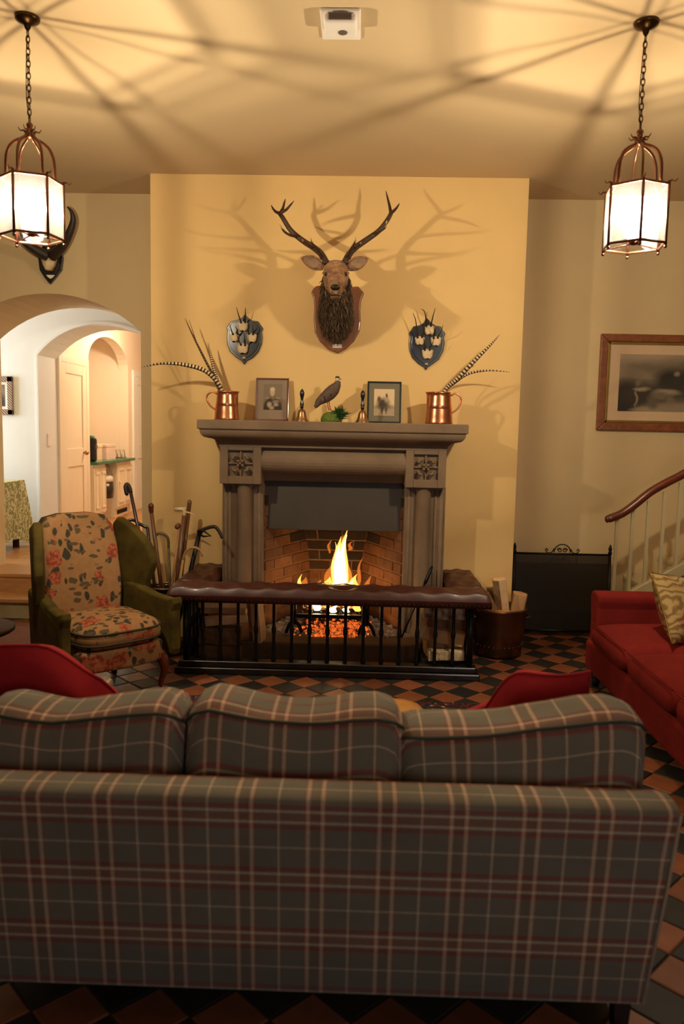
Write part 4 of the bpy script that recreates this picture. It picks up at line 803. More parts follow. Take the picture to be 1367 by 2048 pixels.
oL = [(670, 520), (720, 580), (800, 650), (900, 700), (1035, 715), (1080, 790), (1165, 905), (1130, 1000), (1150, 1150), (1130, 1330), (1040, 1550), (880, 1720), (720, 1800), (650, 1900), (580, 1800), (420, 1690), (260, 1540), (190, 1350), (175, 1150), (195, 950), (165, 890), (230, 800), (285, 715), (400, 695), (540, 645), (620, 590)]
roe_shield(440, 590, 100/1365, oL, [(620, 880, 300, [[(570, 750, .06), (520, 600, .10), (480, 470, .12), (445, 335, .13)], [(680, 740, .06), (690, 600, .09), (690, 450, .11), (693, 345, .12)]]), (390, 1180, 260, [[(350, 1070, .06), (310, 980, .1), (280, 870, .13), (262, 810, .14)], [(480, 1060, .06), (470, 960, .1), (440, 900, .12), (415, 850, .13)]]),
    (870, 1190, 280, [[(790, 1060, .06), (770, 980, .1), (790, 880, .12), (820, 800, .13)], [(900, 1070, .06), (900, 980, .1), (890, 900, .12), (890, 820, .13)]]), (620, 1480, 320, [[(570, 1360, .06), (520, 1260, .10), (480, 1160, .13), (455, 1080, .14)], [(680, 1370, .06), (680, 1250, .10), (665, 1130, .12), (640, 1000, .13)]])], 'small dark shield with four roe skulls, straight horns, above the left jug')
oR = [(650, 440), (700, 480), (760, 550), (880, 640), (1010, 655), (1050, 740), (1125, 830), (1090, 920), (1105, 1080), (1070, 1270), (960, 1480), (800, 1600), (690, 1670), (640, 1745), (590, 1670), (450, 1580), (300, 1430), (235, 1250), (220, 1080), (240, 900), (215, 820), (280, 740), (330, 650), (450, 635), (580, 570), (620, 500)]
roe_shield(800, 600, 110/1367, oR, [(720, 770, 270, [[(650, 640, .06), (640, 500, .09), (620, 350, .11), (580, 260, .10), (520, 225, .08)], [(760, 640, .06), (790, 500, .09), (830, 340, .12), (868, 205, .13)]]), (480, 1030, 250, [[(430, 930, .06), (420, 800, .1), (380, 500, .14), (315, 325, .15)], [(540, 920, .06), (560, 840, .1), (590, 760, .13), (610, 660, .14)]]),
    (880, 1045, 270, [[(830, 950, .06), (840, 840, .1), (850, 740, .13), (830, 640, .14)], [(930, 940, .06), (970, 850, .1), (1020, 760, .13), (1060, 620, .15)]]), (670, 1360, 290, [[(610, 1240, .06), (610, 1150, .1), (590, 1040, .13), (580, 950, .14)], [(730, 1240, .06), (740, 1180, .1), (790, 1090, .13), (830, 980, .14)]])], 'small dark shield with four roe skulls, one hooked horn, above the right jug')
# long-horned trophy on the back wall beside the arch
bt = thing('horned_trophy', 'large curved-horn skull on a dark shield beside the left lantern', 'trophy', (-2.6, YB, 2.75))
c = [(102, 485), (118, 492), (127, 515), (124, 540), (112, 556), (101, 569), (90, 556), (80, 540), (77, 515), (86, 492)]
MB().prism(outline(c, YB-.02), YB-.035, YB-.001, 'y').build('shield', 'ebony', bt, bevel=.006)
q = at(100, 528, YB-.04); sk = MB().loft([[(q.x+u*.065*s_, YB-.035-d, q.z+v*.07) for u, v in ((-1, .8), (0, 1), (1, .8), (.7, -.2), (.3, -.8), (-.3, -.8), (-.7, -.2))] for d, s_ in ((0, 1), (.05, .95), (.08, .6))]).build('skull', 'bone', bt, True)
q = at(101, 553, YB-.037); MB().prism([(q.x-.035, q.z+.012), (q.x+.035, q.z+.012), (q.x+.02, q.z-.006), (q.x, q.z-.018), (q.x-.02, q.z-.006)], YB-.039, YB-.034, 'y').build('plaque', 'paper', bt)
for pts in ([(104, 512, 6.24), (122, 496, 6.18), (136, 472, 6.12), (146, 443, 6.08), (143, 424, 6.06), (134, 413, 6.05)], [(94, 512, 6.24), (72, 500, 6.18), (50, 484, 6.12), (30, 460, 6.08), (20, 436, 6.06), (24, 418, 6.05)]):
    p = smooth_path([at(*a) for a in pts], 4); n = len(p); MB().tube(p, [.038*(1-(i/(n-1))**1.3)+.004 for i in range(n)], 12).build('horn', 'horn', sk, True)

# ------------------------------------------------------------------ things on the mantel
zM = zt
def stand(px, Y): return at(px, 840, Y).x
def jug(px, Y, r0, r1, h, side, lab):
    x = stand(px, Y); j = thing('copper_jug', lab, 'jug', (x, Y, zM), 0, 'copper jugs on the mantel')
    prof = [(.01, .003), (r0, .003), (r0*1.01, .008), (r0*.985, .018)]+[(r0+(r1-r0)*t_, .018+(h-.03)*t_) for t_ in (.15, .3, .45, .46, .47, .6, .75, .9, 1)]+[(r1*1.04, h-.008), (r1*1.04, h), (r1*.97, h), (r1*.95, h-.01), (r0*.9, .02), (.01, .015)]
    prof[8] = (prof[8][0]*1.015, prof[8][1])
    m = MB(); n = 32; rings = []
    for r, z in prof:
        row = []
        for k in range(n):
            a = 2*math.pi*k/n; sp_ = max(0, math.cos(a if side < 0 else a-math.pi))**24*max(0, (z-h*.72)/(h*.28))*.020 if r > r1*.9 else 0
            row.append((x+(r+sp_)*math.cos(a), Y+(r+sp_)*math.sin(a), zM+z))
        rings.append(row)
    m.loft(rings, True, False).build('body', 'copper', j, True)
    hp_ = [(side*(r1*1.0), h*.90), (side*(r1+.035), h*.97), (side*(r1+.068), h*.86), (side*(r1+.072), h*.70), (side*(r1+.05), h*.50), (side*(r1+.024), h*.40), (side*(r1+.012), h*.36)] if True else 0
    p = smooth_path([(x+a, Y-.012, zM+b) for a, b in hp_], 4); MB().tube(p, .0095, 10, sq=.7).build('handle', 'copper', j, True); return x
jx1 = jug(453, 5.60, .089, .068, .206, -1, 'copper jug with its handle to the left, left end of mantel'); jx2 = jug(877, 5.58, .098, .078, .226, 1, 'copper jug with its handle to the right, right end of mantel')
def feather(pts, w, mat, lab, steps=9):
    p = smooth_path(pts, steps); n = len(p); m = MB(); vs = []; fs = []; uvs = []
    for i in range(n):
        tg = (p[min(i+1, n-1)]-p[max(i-1, 0)]).normalized(); sd = tg.cross(Vector((0, 1, .15))).normalized(); t_ = i/(n-1); ww = w*(min(1, t_*5+.25))*(1-max(0, t_-.55)/.45*.85)
        vs += [p[i]-sd*ww, p[i]+Vector((0, -.003, 0)), p[i]+sd*ww, p[i]+Vector((0, .003, 0))]
    for i in range(n-1):
        for k in range(4):
            a, b = i*4+k, i*4+(k+1) % 4; fs.append((a, b, b+4, a+4)); uvs.append([(i/(n-1), k/4), (i/(n-1), (k+1)/4), ((i+1)/(n-1), (k+1)/4), ((i+1)/(n-1), k/4)])
    o = thing('pheasant_feather', lab, 'feather', p[0], 0, 'pheasant feathers in the jugs')
    m.add(vs, fs, uvs).build('vane', mat, o, True, fix=False); MB().tube(p[::3]+[p[-1]], [.0022, .0008], 5).build('quill', 'stick_pale', o, True)
B1 = Vector((jx1+.0, 5.60, zM+.03)); B2 = Vector((jx2-.01, 5.58, zM+.03))
feather([B1, at(444, 782, 5.60), at(415, 745, 5.56), at(372, 730, 5.52), at(325, 727, 5.48), at(284, 734, 5.45)], .0155, 'feather', 'barred feather arching far left out of the left jug')
feather([B1+Vector((.01, 0, 0)), at(441, 780, 5.62), at(410, 720, 5.62), at(385, 670, 5.60), at(370, 637, 5.58)], .0085, 'feather_brown', 'thin dark feather, tallest in the left jug')
feather([B1+Vector((.015, 0, 0)), at(437, 780, 5.64), at(412, 724, 5.65), at(395, 690, 5.65), at(378, 640, 5.64)], .006, 'feather_brown', 'thin brown feather just right of the tallest one, left jug')
feather([B1+Vector((.02, 0, 0)), at(440, 778, 5.63), at(428, 740, 5.66), at(420, 705, 5.68), at(416, 686, 5.68)], .0125, 'feather', 'short barred feather upright in the left jug')
feather([B2, at(888, 784, 5.57), at(915, 757, 5.54), at(950, 720, 5.50), at(980, 690, 5.48), at(998, 670, 5.46)], .015, 'feather', 'barred feather rising steeply right out of the right jug')
feather([B2+Vector((-.01, .02, 0)), at(886, 784, 5.60), at(905, 768, 5.62), at(935, 748, 5.60), at(975, 741, 5.58), at(1018, 744, 5.56)], .0105, 'feather', 'barred feather bending flat to the right from the right jug')
feather([B2+Vector((.01, .02, 0)), at(890, 782, 5.63), at(915, 755, 5.65), at(935, 738, 5.66), at(948, 732, 5.67)], .007, 'feather_brown', 'short brown feather behind the barred ones, right jug')
def photo(px0, px1, pyt, Yb, mat_fr, mat_mount, pr, inner, lab, fw=.012):
    a, b = stand(px0, Yb), stand(px1, Yb); h = at((px0+px1)/2, pyt, Yb).z-zM; o = thing('framed_photograph', lab, 'photograph', ((a+b)/2, Yb, zM), 0, 'photographs on the mantel'); w = (b-a)/2
    o.rotation_euler = (math.radians(-9), 0, 0)
    MB().box(-w, w, -.018, .0, 0, fw).box(-w, w, -.018, .0, h-fw, h).box(-w, -w+fw, -.018, 0, fw, h-fw).box(w-fw, w, -.018, 0, fw, h-fw).build('frame', mat_fr, o, world=False, bevel=.002)
    MB().box(-w+fw*.5, w-fw*.5, -.010, -.002, fw*.5, h-fw*.5).build('mount', mat_mount, o, world=False)
    x0, x1, z0, z1 = -w+2*w*inner[0], -w+2*w*inner[1], h*inner[2], h*inner[3]
    MB().add([(x0, -.0115, z0), (x1, -.0115, z0), (x1, -.0115, z1), (x0, -.0115, z1)], [(0, 1, 2, 3)], [[(0, 0), (1, 0), (1, 1), (0, 1)]]).build('print', pr, o, world=False, fix=False)
    MB().box(-w+fw, w-fw, -.0145, -.0135, fw, h-fw).build('glass', 'pane', o, world=False)
simple('mount_brown', S(150, 128, 106), .8, var=.05); simple('mount_grey', S(126, 116, 92), .8, var=.06)
photo(510, 576, 755, 5.765, 'mahogany', 'mount_brown', 'print_officer', (.24, .80, .26, .86), 'brown framed photograph of a man in uniform with medals'); photo(733, 801, 762, 5.765, 'black_metal', 'mount_grey', 'print_rider', (.2, .8, .18, .82), 'dark framed photograph of a rider on a horse')
def bell(px, Y, lab):
    x = stand(px, Y); o = thing('hand_bell', lab, 'bell', (x, Y, zM), 0, 'hand bells on the mantel')
    MB().lathe([(.052, 0), (.050, .006), (.042, .018), (.034, .04), (.030, .062), (.024, .08), (.012, .088), (.008, .095), (.004, .095)], 28, (x, Y, zM)).build('body', 'brass', o, True)
    MB().lathe([(.009, .092), (.012, .10), (.012, .108), (.013, .112), (.0145, .13), (.009, .145), (.010, .165), (.016, .19), (.017, .205), (.012, .222), (.004, .229)], 16, (x, Y, zM)).build('handle', 'black_wood', o, True)
    MB().lathe([(.0125, .108), (.0135, .112), (.0125, .116)], 16, (x, Y, zM)).sphere((x, Y, zM+.231), .005, 8, 6).build('ferrule', 'brass', o, True)
bell(603, 5.60, 'brass hand bell beside the framed officer photograph'); bell(724, 5.60, 'brass hand bell beside the framed rider photograph')
# stuffed partridge on moss
YQ = 5.64; pt = thing('stuffed_partridge', 'stuffed partridge with red legs standing on green moss', 'taxidermy bird', (stand(662, YQ), YQ, zM))
P4 = lambda x, y, d=0: at(500+x/4.142, 730+y/4.142, YQ+d)
bp = [((535, 352), .008), ((550, 335), .014), ((570, 305), .022), ((610, 275), .032), ((655, 240), .038), ((690, 205), .036), ((715, 170), .026), ((722, 150), .019), ((722, 135), .017)]
pp = smooth_path([P4(*p) for p, r in bp], 3); rr = []
for i in range(len(bp)-1): rr += [bp[i][1]+(bp[i+1][1]-bp[i][1])*k/3 for k in range(3)]
bd = MB().tube(pp, [q*1.22 for q in rr]+[bp[-1][1]], 16).build('body', 'bird', pt, True)
MB().sphere(P4(722, 118), (.017, .017, .017), 12, 8).build('head', 'bird_pale', pt, True); MB().sphere(P4(722, 104)+Vector((0, 0, .001)), (.0165, .0165, .009), 12, 6).build('crown', 'bird_dark', bd, True)
MB().tube([P4(738, 112), P4(748, 116), P4(754, 124)], [.006, .004, .001], 8).build('beak', 'bird_leg', bd, True); MB().sphere(P4(730, 112, -.016), .003, 8, 6).build('eye', 'eye', bd, True)
MB().tube([P4(704, 152), P4(722, 158, -.02), P4(738, 148)], .005, 6).build('collar', 'bird_dark', bd, True)
for dx in (-8, 6): MB().tube([P4(648+dx, 300), P4(650+dx, 335), P4(662+dx, 378)], .004, 6).build('leg', 'bird_leg', pt, True)
for k in range(9): q = P4(575+k*13, 305-k*9, -.036-.004*math.sin(k)); MB().sphere(q, (.010, .007, .016), 8, 6).build('wing_feather', 'bird_dark' if k % 2 else 'mane_pale', bd, True) if k in (2, 3, 4, 5, 7) else None
MB().loft([[(stand(662, YQ)+r*1.35*math.cos(a)*(1+.1*math.sin(3*a)), YQ+r*.8*math.sin(a), zM+z+.006*math.sin(5*a)*(z > .01)) for a in [2*math.pi*k/18 for k in range(18)]] for r, z in ((.055, 0), (.056, .025), (.045, .052), (.026, .066), (.006, .07))]).build('moss_base', 'moss', pt, True)
m = MB(); m3 = MB(); c = P4(740, 430)
for i in range(170):
    a, e = random.uniform(0, 6.28), random.uniform(.1, 1.5); d = Vector((math.cos(a)*math.cos(e), math.sin(a)*math.cos(e), math.sin(e))); p = Vector((c.x+random.uniform(-.02, .015), YQ+random.uniform(-.03, .02), zM+.02+random.uniform(0, .04))); L_ = random.uniform(.035, .08)
    m.tube([p, p+d*L_*.5, p+d*L_+Vector((0, 0, -.006))], [.004, .0035, .0008], 4)
tag(m.build('fern_sprig', 'leaf', pt), kind='stuff')

# ------------------------------------------------------------------ lanterns
def lantern(cx, cy, rot, lab):
    o = thing('lantern', lab, 'lantern', (cx, cy, 2.47), 0, 'hanging copper lanterns'); R, z0, z1 = .142, 2.487, 2.742
    V = [(cx+R*math.cos(rot+k*math.pi/3), cy+R*math.sin(rot+k*math.pi/3)) for k in range(6)]
    ring_ = lambda r, z, rad: MB().tube([(cx+r*math.cos(rot+k*math.pi/3), cy+r*math.sin(rot+k*math.pi/3), z) for k in range(7)], rad, 6)
    ring_(R, z0, .006).build('lower_ring', 'lantern_metal', o); ring_(R, z1, .006).build('upper_ring', 'lantern_metal', o)
    for k in range(6):
        a = rot+k*math.pi/3; x, y = V[k]; x2, y2 = V[(k+1) % 6]; ux, uy = math.cos(a), math.sin(a)
        MB().tube([(x, y, z0-.012), (x, y, z1+.012)], .0065, 6).build('corner_bar', 'lantern_metal', o, True); MB().sphere((x, y, z0-.018), .008, 8, 6).build('drop_bead', 'lantern_metal', o, True)
        n = Vector(((x+x2)/2-cx, (y+y2)/2-cy, 0)).normalized()*.002
        MB().add([(x-n.x, y-n.y, z0), (x2-n.x, y2-n.y, z0), (x2-n.x, y2-n.y, z1), (x-n.x, y-n.y, z1), (x+n.x, y+n.y, z0), (x2+n.x, y2+n.y, z0), (x2+n.x, y2+n.y, z1), (x+n.x, y+n.y, z1)], [(0, 3, 2, 1), (4, 5, 6, 7), (0, 1, 5, 4), (1, 2, 6, 5), (2, 3, 7, 6), (3, 0, 4, 7)]).build('pane', 'lantern_glass', o)
        pr = [(R, z1), (.108, z1+.015), (.104, z1+.07), (.100, z1+.11), (.084, z1+.15), (.055, z1+.175), (.022, z1+.192), (.010, z1+.215)]
        MB().tube(smooth_path([(cx+r*ux, cy+r*uy, z) for r, z in pr], 3), .0052, 6, sq=1.6).build('strap', 'lantern_metal', o, True)
        MB().tube(smooth_path([(x-.01*ux, y-.01*uy, z1+.006), (x+.012*ux, y+.012*uy, z1+.012), (x+.026*ux, y+.026*uy, z1+.004), (x+.036*ux, y+.036*uy, z1+.016)], 3), [.005, .0015], 6).build('scroll', 'lantern_metal', o, True)
        MB().tube(smooth_path([(cx+.01*ux, cy+.01*uy, z1+.212), (cx+.025*ux, cy+.025*uy, z1+.222), (cx+.04*ux, cy+.04*uy, z1+.220), (cx+.05*ux, cy+.05*uy, z1+.234)], 3), [.006, .0015], 6).build('crown_leaf', 'lantern_metal', o, True)
    MB().lathe([(.004, z1+.185), (.02, z1+.195), (.022, z1+.21), (.012, z1+.225), (.012, z1+.24), (.016, z1+.25), (.004, z1+.265)], 14, (cx, cy, 0)).build('finial', 'lantern_metal', o, True)
    MB().lathe([(.006, 2.492), (.022, 2.498), (.030, 2.512), (.026, 2.516), (.012, 2.512), (.012, 2.545), (.004, 2.546)], 20, (cx, cy, 0)).build('lamp_holder', 'lantern_metal', o, True)
    for k in (0, 2, 4): MB().tube([(cx+.01*math.cos(rot+k*math.pi/3), cy+.01*math.sin(rot+k*math.pi/3), 2.500), (*V[k], z0)], .003, 5).build('holder_arm', 'lantern_metal', o, True)
    MB().lathe([(.001, 2.741), (.05, 2.741), (.105, 2.739), (.106, 2.737), (.001, 2.737)], 28, (cx, cy, 0), cap=False).build('dimmer_disc', 'ceiling_dimmer', o, True)  # added disc that cuts the light going straight up
    MB().lathe([(.046, 2.70), (.054, 2.67), (.054, 2.57), (.045, 2.535), (.022, 2.518)], 24, (cx, cy, 0), cap=False).build('globe', 'lamp_glow', o, True)
    za, zb_ = z1+.265, ZC-.03; n = int((zb_-za)/.026)
    for i in range(n):
        z = za+(zb_-za)*(i+.5)/n; h = (zb_-za)/n*.68; ax = (1, 0) if i % 2 else (0, 1)
        MB().tube([(cx+ax[0]*.0085*math.cos(t_), cy+ax[1]*.0085*math.cos(t_), z+h*math.sin(t_)) for t_ in [2*math.pi*q/10 for q in range(11)]], .0026, 5, False).build('chain_link', 'bronze', o, True)
    MB().tube(smooth_path([(cx+.004, cy, za), (cx-.012, cy, za+.1), (cx-.008, cy, za+.3), (cx, cy, zb_)], 4), .002, 5).build('flex', 'bronze', o, True)
    MB().lathe([(.012, ZC-.05), (.016, ZC-.035), (.03, ZC-.028), (.052, ZC-.016), (.056, ZC-.004), (.05, ZC)], 24, (cx, cy, 0)).build('canopy', 'bronze', o, True)
    for k in range(3):
        an = rot+.5+k*2*math.pi/3; q = Vector((cx+.026*math.cos(an), cy+.026*math.sin(an), 2.610+.012*k))
        MB().lathe([(.006, 2.535), (.006, 2.575), (.003, 2.576)], 8, (q.x, q.y, 0)).build('candle_tube', 'plastic_white', o, True)
        L = bpy.data.lights.new('lantern_bulb', 'POINT'); L.energy = LAMP_W/3; L.color = LAMP_C; L.shadow_soft_size = .008; lo = bpy.data.objects.new('lantern_bulb_light', L); COL.objects.link(lo); lo.location = q; adopt(lo, o)
lantern(-1.558, 3.70, -1.72, 'hexagonal copper lantern hanging in front of the archway'); lantern(1.230, 3.70, -1.71, 'hexagonal copper lantern hanging on the staircase side')
q0, q1 = at(648, 40, 3.70), at(714, 40, 3.70); dx = (q0.x+q1.x)/2
sd = thing('heat_detector', 'white detector box on the ceiling between the lanterns', 'detector', (dx, 3.66, ZC))
MB().box(dx-.09, dx+.09, 3.60, 3.86, ZC-.012, ZC).build('base', 'plastic_white', sd, bevel=.008); MB().box(dx-.075, dx+.075, 3.61, 3.76, ZC-.055, ZC-.012).build('body', 'plastic_white', sd, bevel=.018, seg=3)
MB().box(dx-.05, dx+.05, 3.605, 3.611, ZC-.045, ZC-.022).build('grille', 'plastic_grey', sd); MB().lathe([(.02, ZC-.058), (.022, ZC-.054)], 16, (dx+.01, 3.70, 0)).build('sensor', 'plastic_grey', sd)

# ------------------------------------------------------------------ right side: picture, screen, staircase, red sofa
pc = thing('large_engraving', 'large old engraving of a hunting party in a walnut frame', 'picture', (2.4, YB, 1.6))
a, b = at(1203, 667, YB-.03), at(1191, 860, YB-.03); x0, z1, z0 = (a.x+b.x)/2, a.z, b.z; x1 = x0+1.16; fw = .062
MB().prism([(x0, z0), (x1, z0), (x1-fw, z0+fw), (x0+fw, z0+fw)], YB-.035, YB-.001).build('frame_rail', 'walnut_frame', pc, bevel=.008); MB().prism([(x0, z1), (x1, z1), (x1-fw, z1-fw), (x0+fw, z1-fw)], YB-.035, YB-.001).build('frame_rail', 'walnut_frame', pc, bevel=.008)
MB().prism([(x0, z0), (x0, z1), (x0+fw, z1-fw), (x0+fw, z0+fw)], YB-.035, YB-.001).build('frame_stile', 'walnut_frame', pc, bevel=.008); MB().prism([(x1, z0), (x1, z1), (x1-fw, z1-fw), (x1-fw, z0+fw)], YB-.035, YB-.001).build('frame_stile', 'walnut_frame', pc, bevel=.008)
i0, i1, k0, k1 = x0+fw, x1-fw, z0+fw, z1-fw
for A in ((i0, i1, k0, k0+.02), (i0, i1, k1-.02, k1), (i0, i0+.02, k0, k1), (i1-.02, i1, k0, k1)): MB().box(A[0], A[1], YB-.026, YB-.005, A[2], A[3]).build('slip', 'gilt', pc, bevel=.004)
MB().box(i0+.018, i1-.018, YB-.016, YB-.006, k0+.018, k1-.018).build('mount', 'mount_cream' if 'mount_cream' in MATS else (simple('mount_cream', S(214, 180, 142), .8, var=.06) and 'mount_cream'), pc)
p0, p1 = at(1234, 822, YB-.02), at(1240, 708, YB-.02); u0 = p0.x; u1 = x1-(u0-x0)
MB().add([(u0, YB-.0175, p0.z), (u1, YB-.0175, p0.z), (u1, YB-.0175, p1.z), (u0, YB-.0175, p1.z)], [(0, 1, 2, 3)], [[(0, 0), (1, 0), (1, 1), (0, 1)]]).build('print', 'print_hunt', pc, fix=False)
# fire screen leaning on the back wall
fs = thing('fire_screen', 'tall black wire-mesh fire screen with scroll crest against the wall', 'fire screen', (1.66, 6.2, 0)); ys = 6.22
sL, sR = at(1028, 1110, ys).x, at(1219, 1110, ys).x; zS = at(1125, 1108, ys).z
for x in (sL, sR):
    p = MB().tube([(x, ys-.06, 0), (x, ys, zS+.01)], .011, 8).build('post', 'black_metal', fs, True); MB().lathe([(.012, zS), (.018, zS+.015), (.010, zS+.03), (.016, zS+.045), (.012, zS+.062), (.003, zS+.085)], 12, (x, ys, 0)).build('finial', 'black_metal', p, True)
    MB().tube([(x, ys-.16, .006), (x, ys-.05, .03), (x, ys+.06, .006)], .009, 8).build('foot', 'black_metal', fs, True)
MB().tube([(sL, ys, zS), (sR, ys, zS)], .008, 8).build('top_rail', 'black_metal', fs, True); MB().tube([(sL, ys-.057, .05), (sR, ys-.057, .05)], .008, 8).build('bottom_rail', 'black_metal', fs, True)
MB().add([(sL, ys-.057, .05), (sR, ys-.057, .05), (sR, ys, zS), (sL, ys, zS), (sL, ys-.053, .05), (sR, ys-.053, .05), (sR, ys+.004, zS), (sL, ys+.004, zS)], [(0, 1, 2, 3), (4, 7, 6, 5)]).build('mesh_panel', 'wire_mesh', fs)
cx = (sL+sR)/2; cr_ = MB()
cr_.tube([(cx+.066*math.cos(t_), ys, zS+.012+.066*math.sin(t_)) for t_ in [math.pi*i/12 for i in range(13)]], .005, 6)
for s_ in (-1, 1):
    cr_.tube(smooth_path([(cx+s_*.066, ys, zS+.042), (cx+s_*.085, ys, zS+.012), (cx+s_*.115, ys, zS+.008), (cx+s_*.135, ys, zS+.028), (cx+s_*.126, ys, zS+.042), (cx+s_*.115, ys, zS+.024)], 3), .0045, 6)
    cr_.tube([(cx+s_*(.022+.02*math.cos(t_)*(1-t_/14)), ys, zS+.03+.02*math.sin(t_)*(1-t_/14)) for t_ in [i*.6 for i in range(16)]], .004, 6)
cr_.build('crest', 'black_metal', fs, True)
# staircase
sc = thing('staircase', 'cream painted staircase with mahogany handrail rising to the right', 'staircase', (2.3, 5.9, 0)); YT = 5.70
zs_ = lambda x: .405+.60*(x-1.88)
MB().prism([(1.862, 0), (3.88, 0), (3.88, zs_(3.88)), (1.92, zs_(1.92)), (1.862, zs_(1.862))], YT-.012, YT+.025).build('side_panel', 'stair_paint', sc)
MB().prism([(1.862, zs_(1.862)-.10), (3.88, zs_(3.88)-.10), (3.88, zs_(3.88)), (1.862, zs_(1.862))], YT-.03, YT+.035).build('stringer', 'stair_paint', sc, bevel=.006)
for i in range(1, 7):
    x = 1.90+i*.27; z = .16+.165*(i+1)
    if x < 3.6: MB().box(x, x+.30, YT+.035, YB-.03, z-.035, z).build('tread', 'stair_paint', sc, bevel=.006); MB().box(x+.01, x+.03, YT+.035, YB-.03, max(0, z-.2), z-.03).build('riser', 'stair_paint', sc)
zr = lambda x: 1.005+.625*(x-1.88)
for i in range(11):
    x = 1.893+i*.111; MB().box(x-.011, x+.011, YT-.004, YT+.018, zs_(x)-.02, zr(x)+.0).build('baluster', 'stair_paint', sc)
hp_ = [at(x, y, YT) for x, y in ((1214, 1038), (1224, 1035), (1245, 1026), (1270, 1008), (1300, 984), (1335, 964), (1366, 948))]; hp_ += [hp_[-1]+Vector((.4, 0, .25)), hp_[-1]+Vector((1.3, 0, .82))]
p = smooth_path(hp_, 4); MB().tube(p, [.020, .028, .030]+[.031]*(len(p)-3), 14, sq=1.0).sphere(p[0], (.02, .028, .028), 10, 8).build('handrail', 'mahogany', sc, True)
# red sofa seen from its far arm
rs = thing('red_sofa', 'dark red upholstered sofa along the right side of the hearth', 'sofa', (1.95, 4.0, 0)); rx0, ry0, ry1 = 1.50, 2.72, 5.02
MB().box(rx0+.0, 2.42, ry0, ry1, .10, .30).build('base', 'red_fabric', rs, bevel=.03, seg=3)
for x in (rx0+.06, 2.36):
    for y in (ry0+.08, ry1-.08): MB().lathe([(.018, 0), (.03, .04), (.03, .10)], 12, (x, y, 0)).build('leg', 'black_wood', rs, True)
def arm_profile(y0, y1): return [(y0, .12), (y1, .12), (y1, .45), (y1+.02, .53), (y1+.03, .585), (y1, .62), ((y0+y1)/2, .632), (y0, .62), (y0-.012, .585), (y0, .53)]
for a, b in ((ry1-.16, ry1-.02), (ry0+.02, ry0+.16)): MB().prism(arm_profile(a, b), rx0+.02, 2.42, 'x').build('arm', 'red_fabric', rs, bevel=.02, seg=3)
MB().prism([(2.22, .2), (2.46, .2), (2.52, .86), (2.46, .90), (2.38, .90), (2.32, .86)], ry0+.02, ry1-.02, 'y').build('back', 'red_fabric', rs, bevel=.03, seg=3)
def puff(cx, cy, z0, z1, wx, wy, name, mat, par, uv=False, crown=.03):
    n = 14; rings = []
    for i in range(n+1):
        u = -1+2*i/n; e = (1-abs(u)**6)**.5 if abs(u) < 1 else 0; row = []
        for k in range(24):
            a = 2*math.pi*k/24; c_, s_ = math.cos(a), math.sin(a); xx = math.copysign(abs(c_)**.35, c_)*wx/2*(.93+.07*e); zz = math.copysign(abs(s_)**.5, s_)
            hh = (z1-z0)/2*(.35+.65*e); row.append((cx+xx, cy+u*wy/2, (z0+z1)/2+zz*hh+crown*(1-u*u)*(1-(2*xx/wx)**2)*(s_ > 0)))
        rings.append(row)
    return MB().loft(rings).build(name, mat, par, True)
sw_ = (ry1-.16-(ry0+.16))/3
for i in range(3):
    cy = ry0+.16+sw_*(i+.5); cu = puff(rx0+.40, cy, .285, .455, .86, sw_-.006, 'seat_cushion', 'red_fabric', rs); MB().tube([(rx0-.015, cy-sw_*.46, .44), (rx0-.022, cy, .45), (rx0-.015, cy+sw_*.46, .44)], .005, 6).build('piping', 'red_fabric', cu, True)
def pillow(name, lab, cat, c, w, h, th, euler, mat, grp=None, pipe=None, n=14, sag=0, rnd=()):
    o = thing(name, lab, cat, c, 0, grp); o.rotation_euler = euler; m = MB(); vs = []; N = n+1
    for s_ in (1, -1):
        for j in range(N):
            for i in range(N):
                u, v = -1+2*i/n, -1+2*j/n; t_ = ((1-u**2)*(1-v**2))**.42 if abs(u) < 1 and abs(v) < 1 else 0
                px = u*w/2*(1-.10*(1-abs(u))*0-.07*(1-v*v)*abs(u)); pz = v*h/2*(1-.07*(1-u*u)*abs(v))
                for cu_, cv_, am in rnd:
                    d_ = max(0, 1-math.hypot(u-cu_, v-cv_)/1.1)**1.3*am; px -= cu_*d_; pz -= cv_*d_
                vs.append((px+.012*math.sin(3*v+u)*t_, s_*th/2*t_+sag*(u*u-.4)*.05, pz+.010*math.sin(4*u+v*2)))
    f = []
    for s_ in (0, 1):
        for j in range(n):
            for i in range(n):
                a = s_*N*N+j*N+i; q = (a, a+1, a+1+N, a+N); f.append(q if s_ else q[::-1])
    m.add(vs, f).build('cover', mat, o, True, world=False)
    if pipe:
        e = [vs[i] for i in range(N)]+[vs[j*N+n] for j in range(1, N)]+[vs[n*N+i] for i in range(n-1, -1, -1)]+[vs[j*N] for j in range(n-1, -1, -1)]; MB().tube(e, .005, 6).build('piping', pipe, o, True, world=False)
    return o
pillow('scatter_cushion', 'tan patterned cushion with fringe on the red sofa', 'cushion', (1.93, 4.50, .61), .56, .44, .18, (math.radians(-30), math.radians(12), math.radians(36)), 'tapestry_cushion', pipe='gilt')

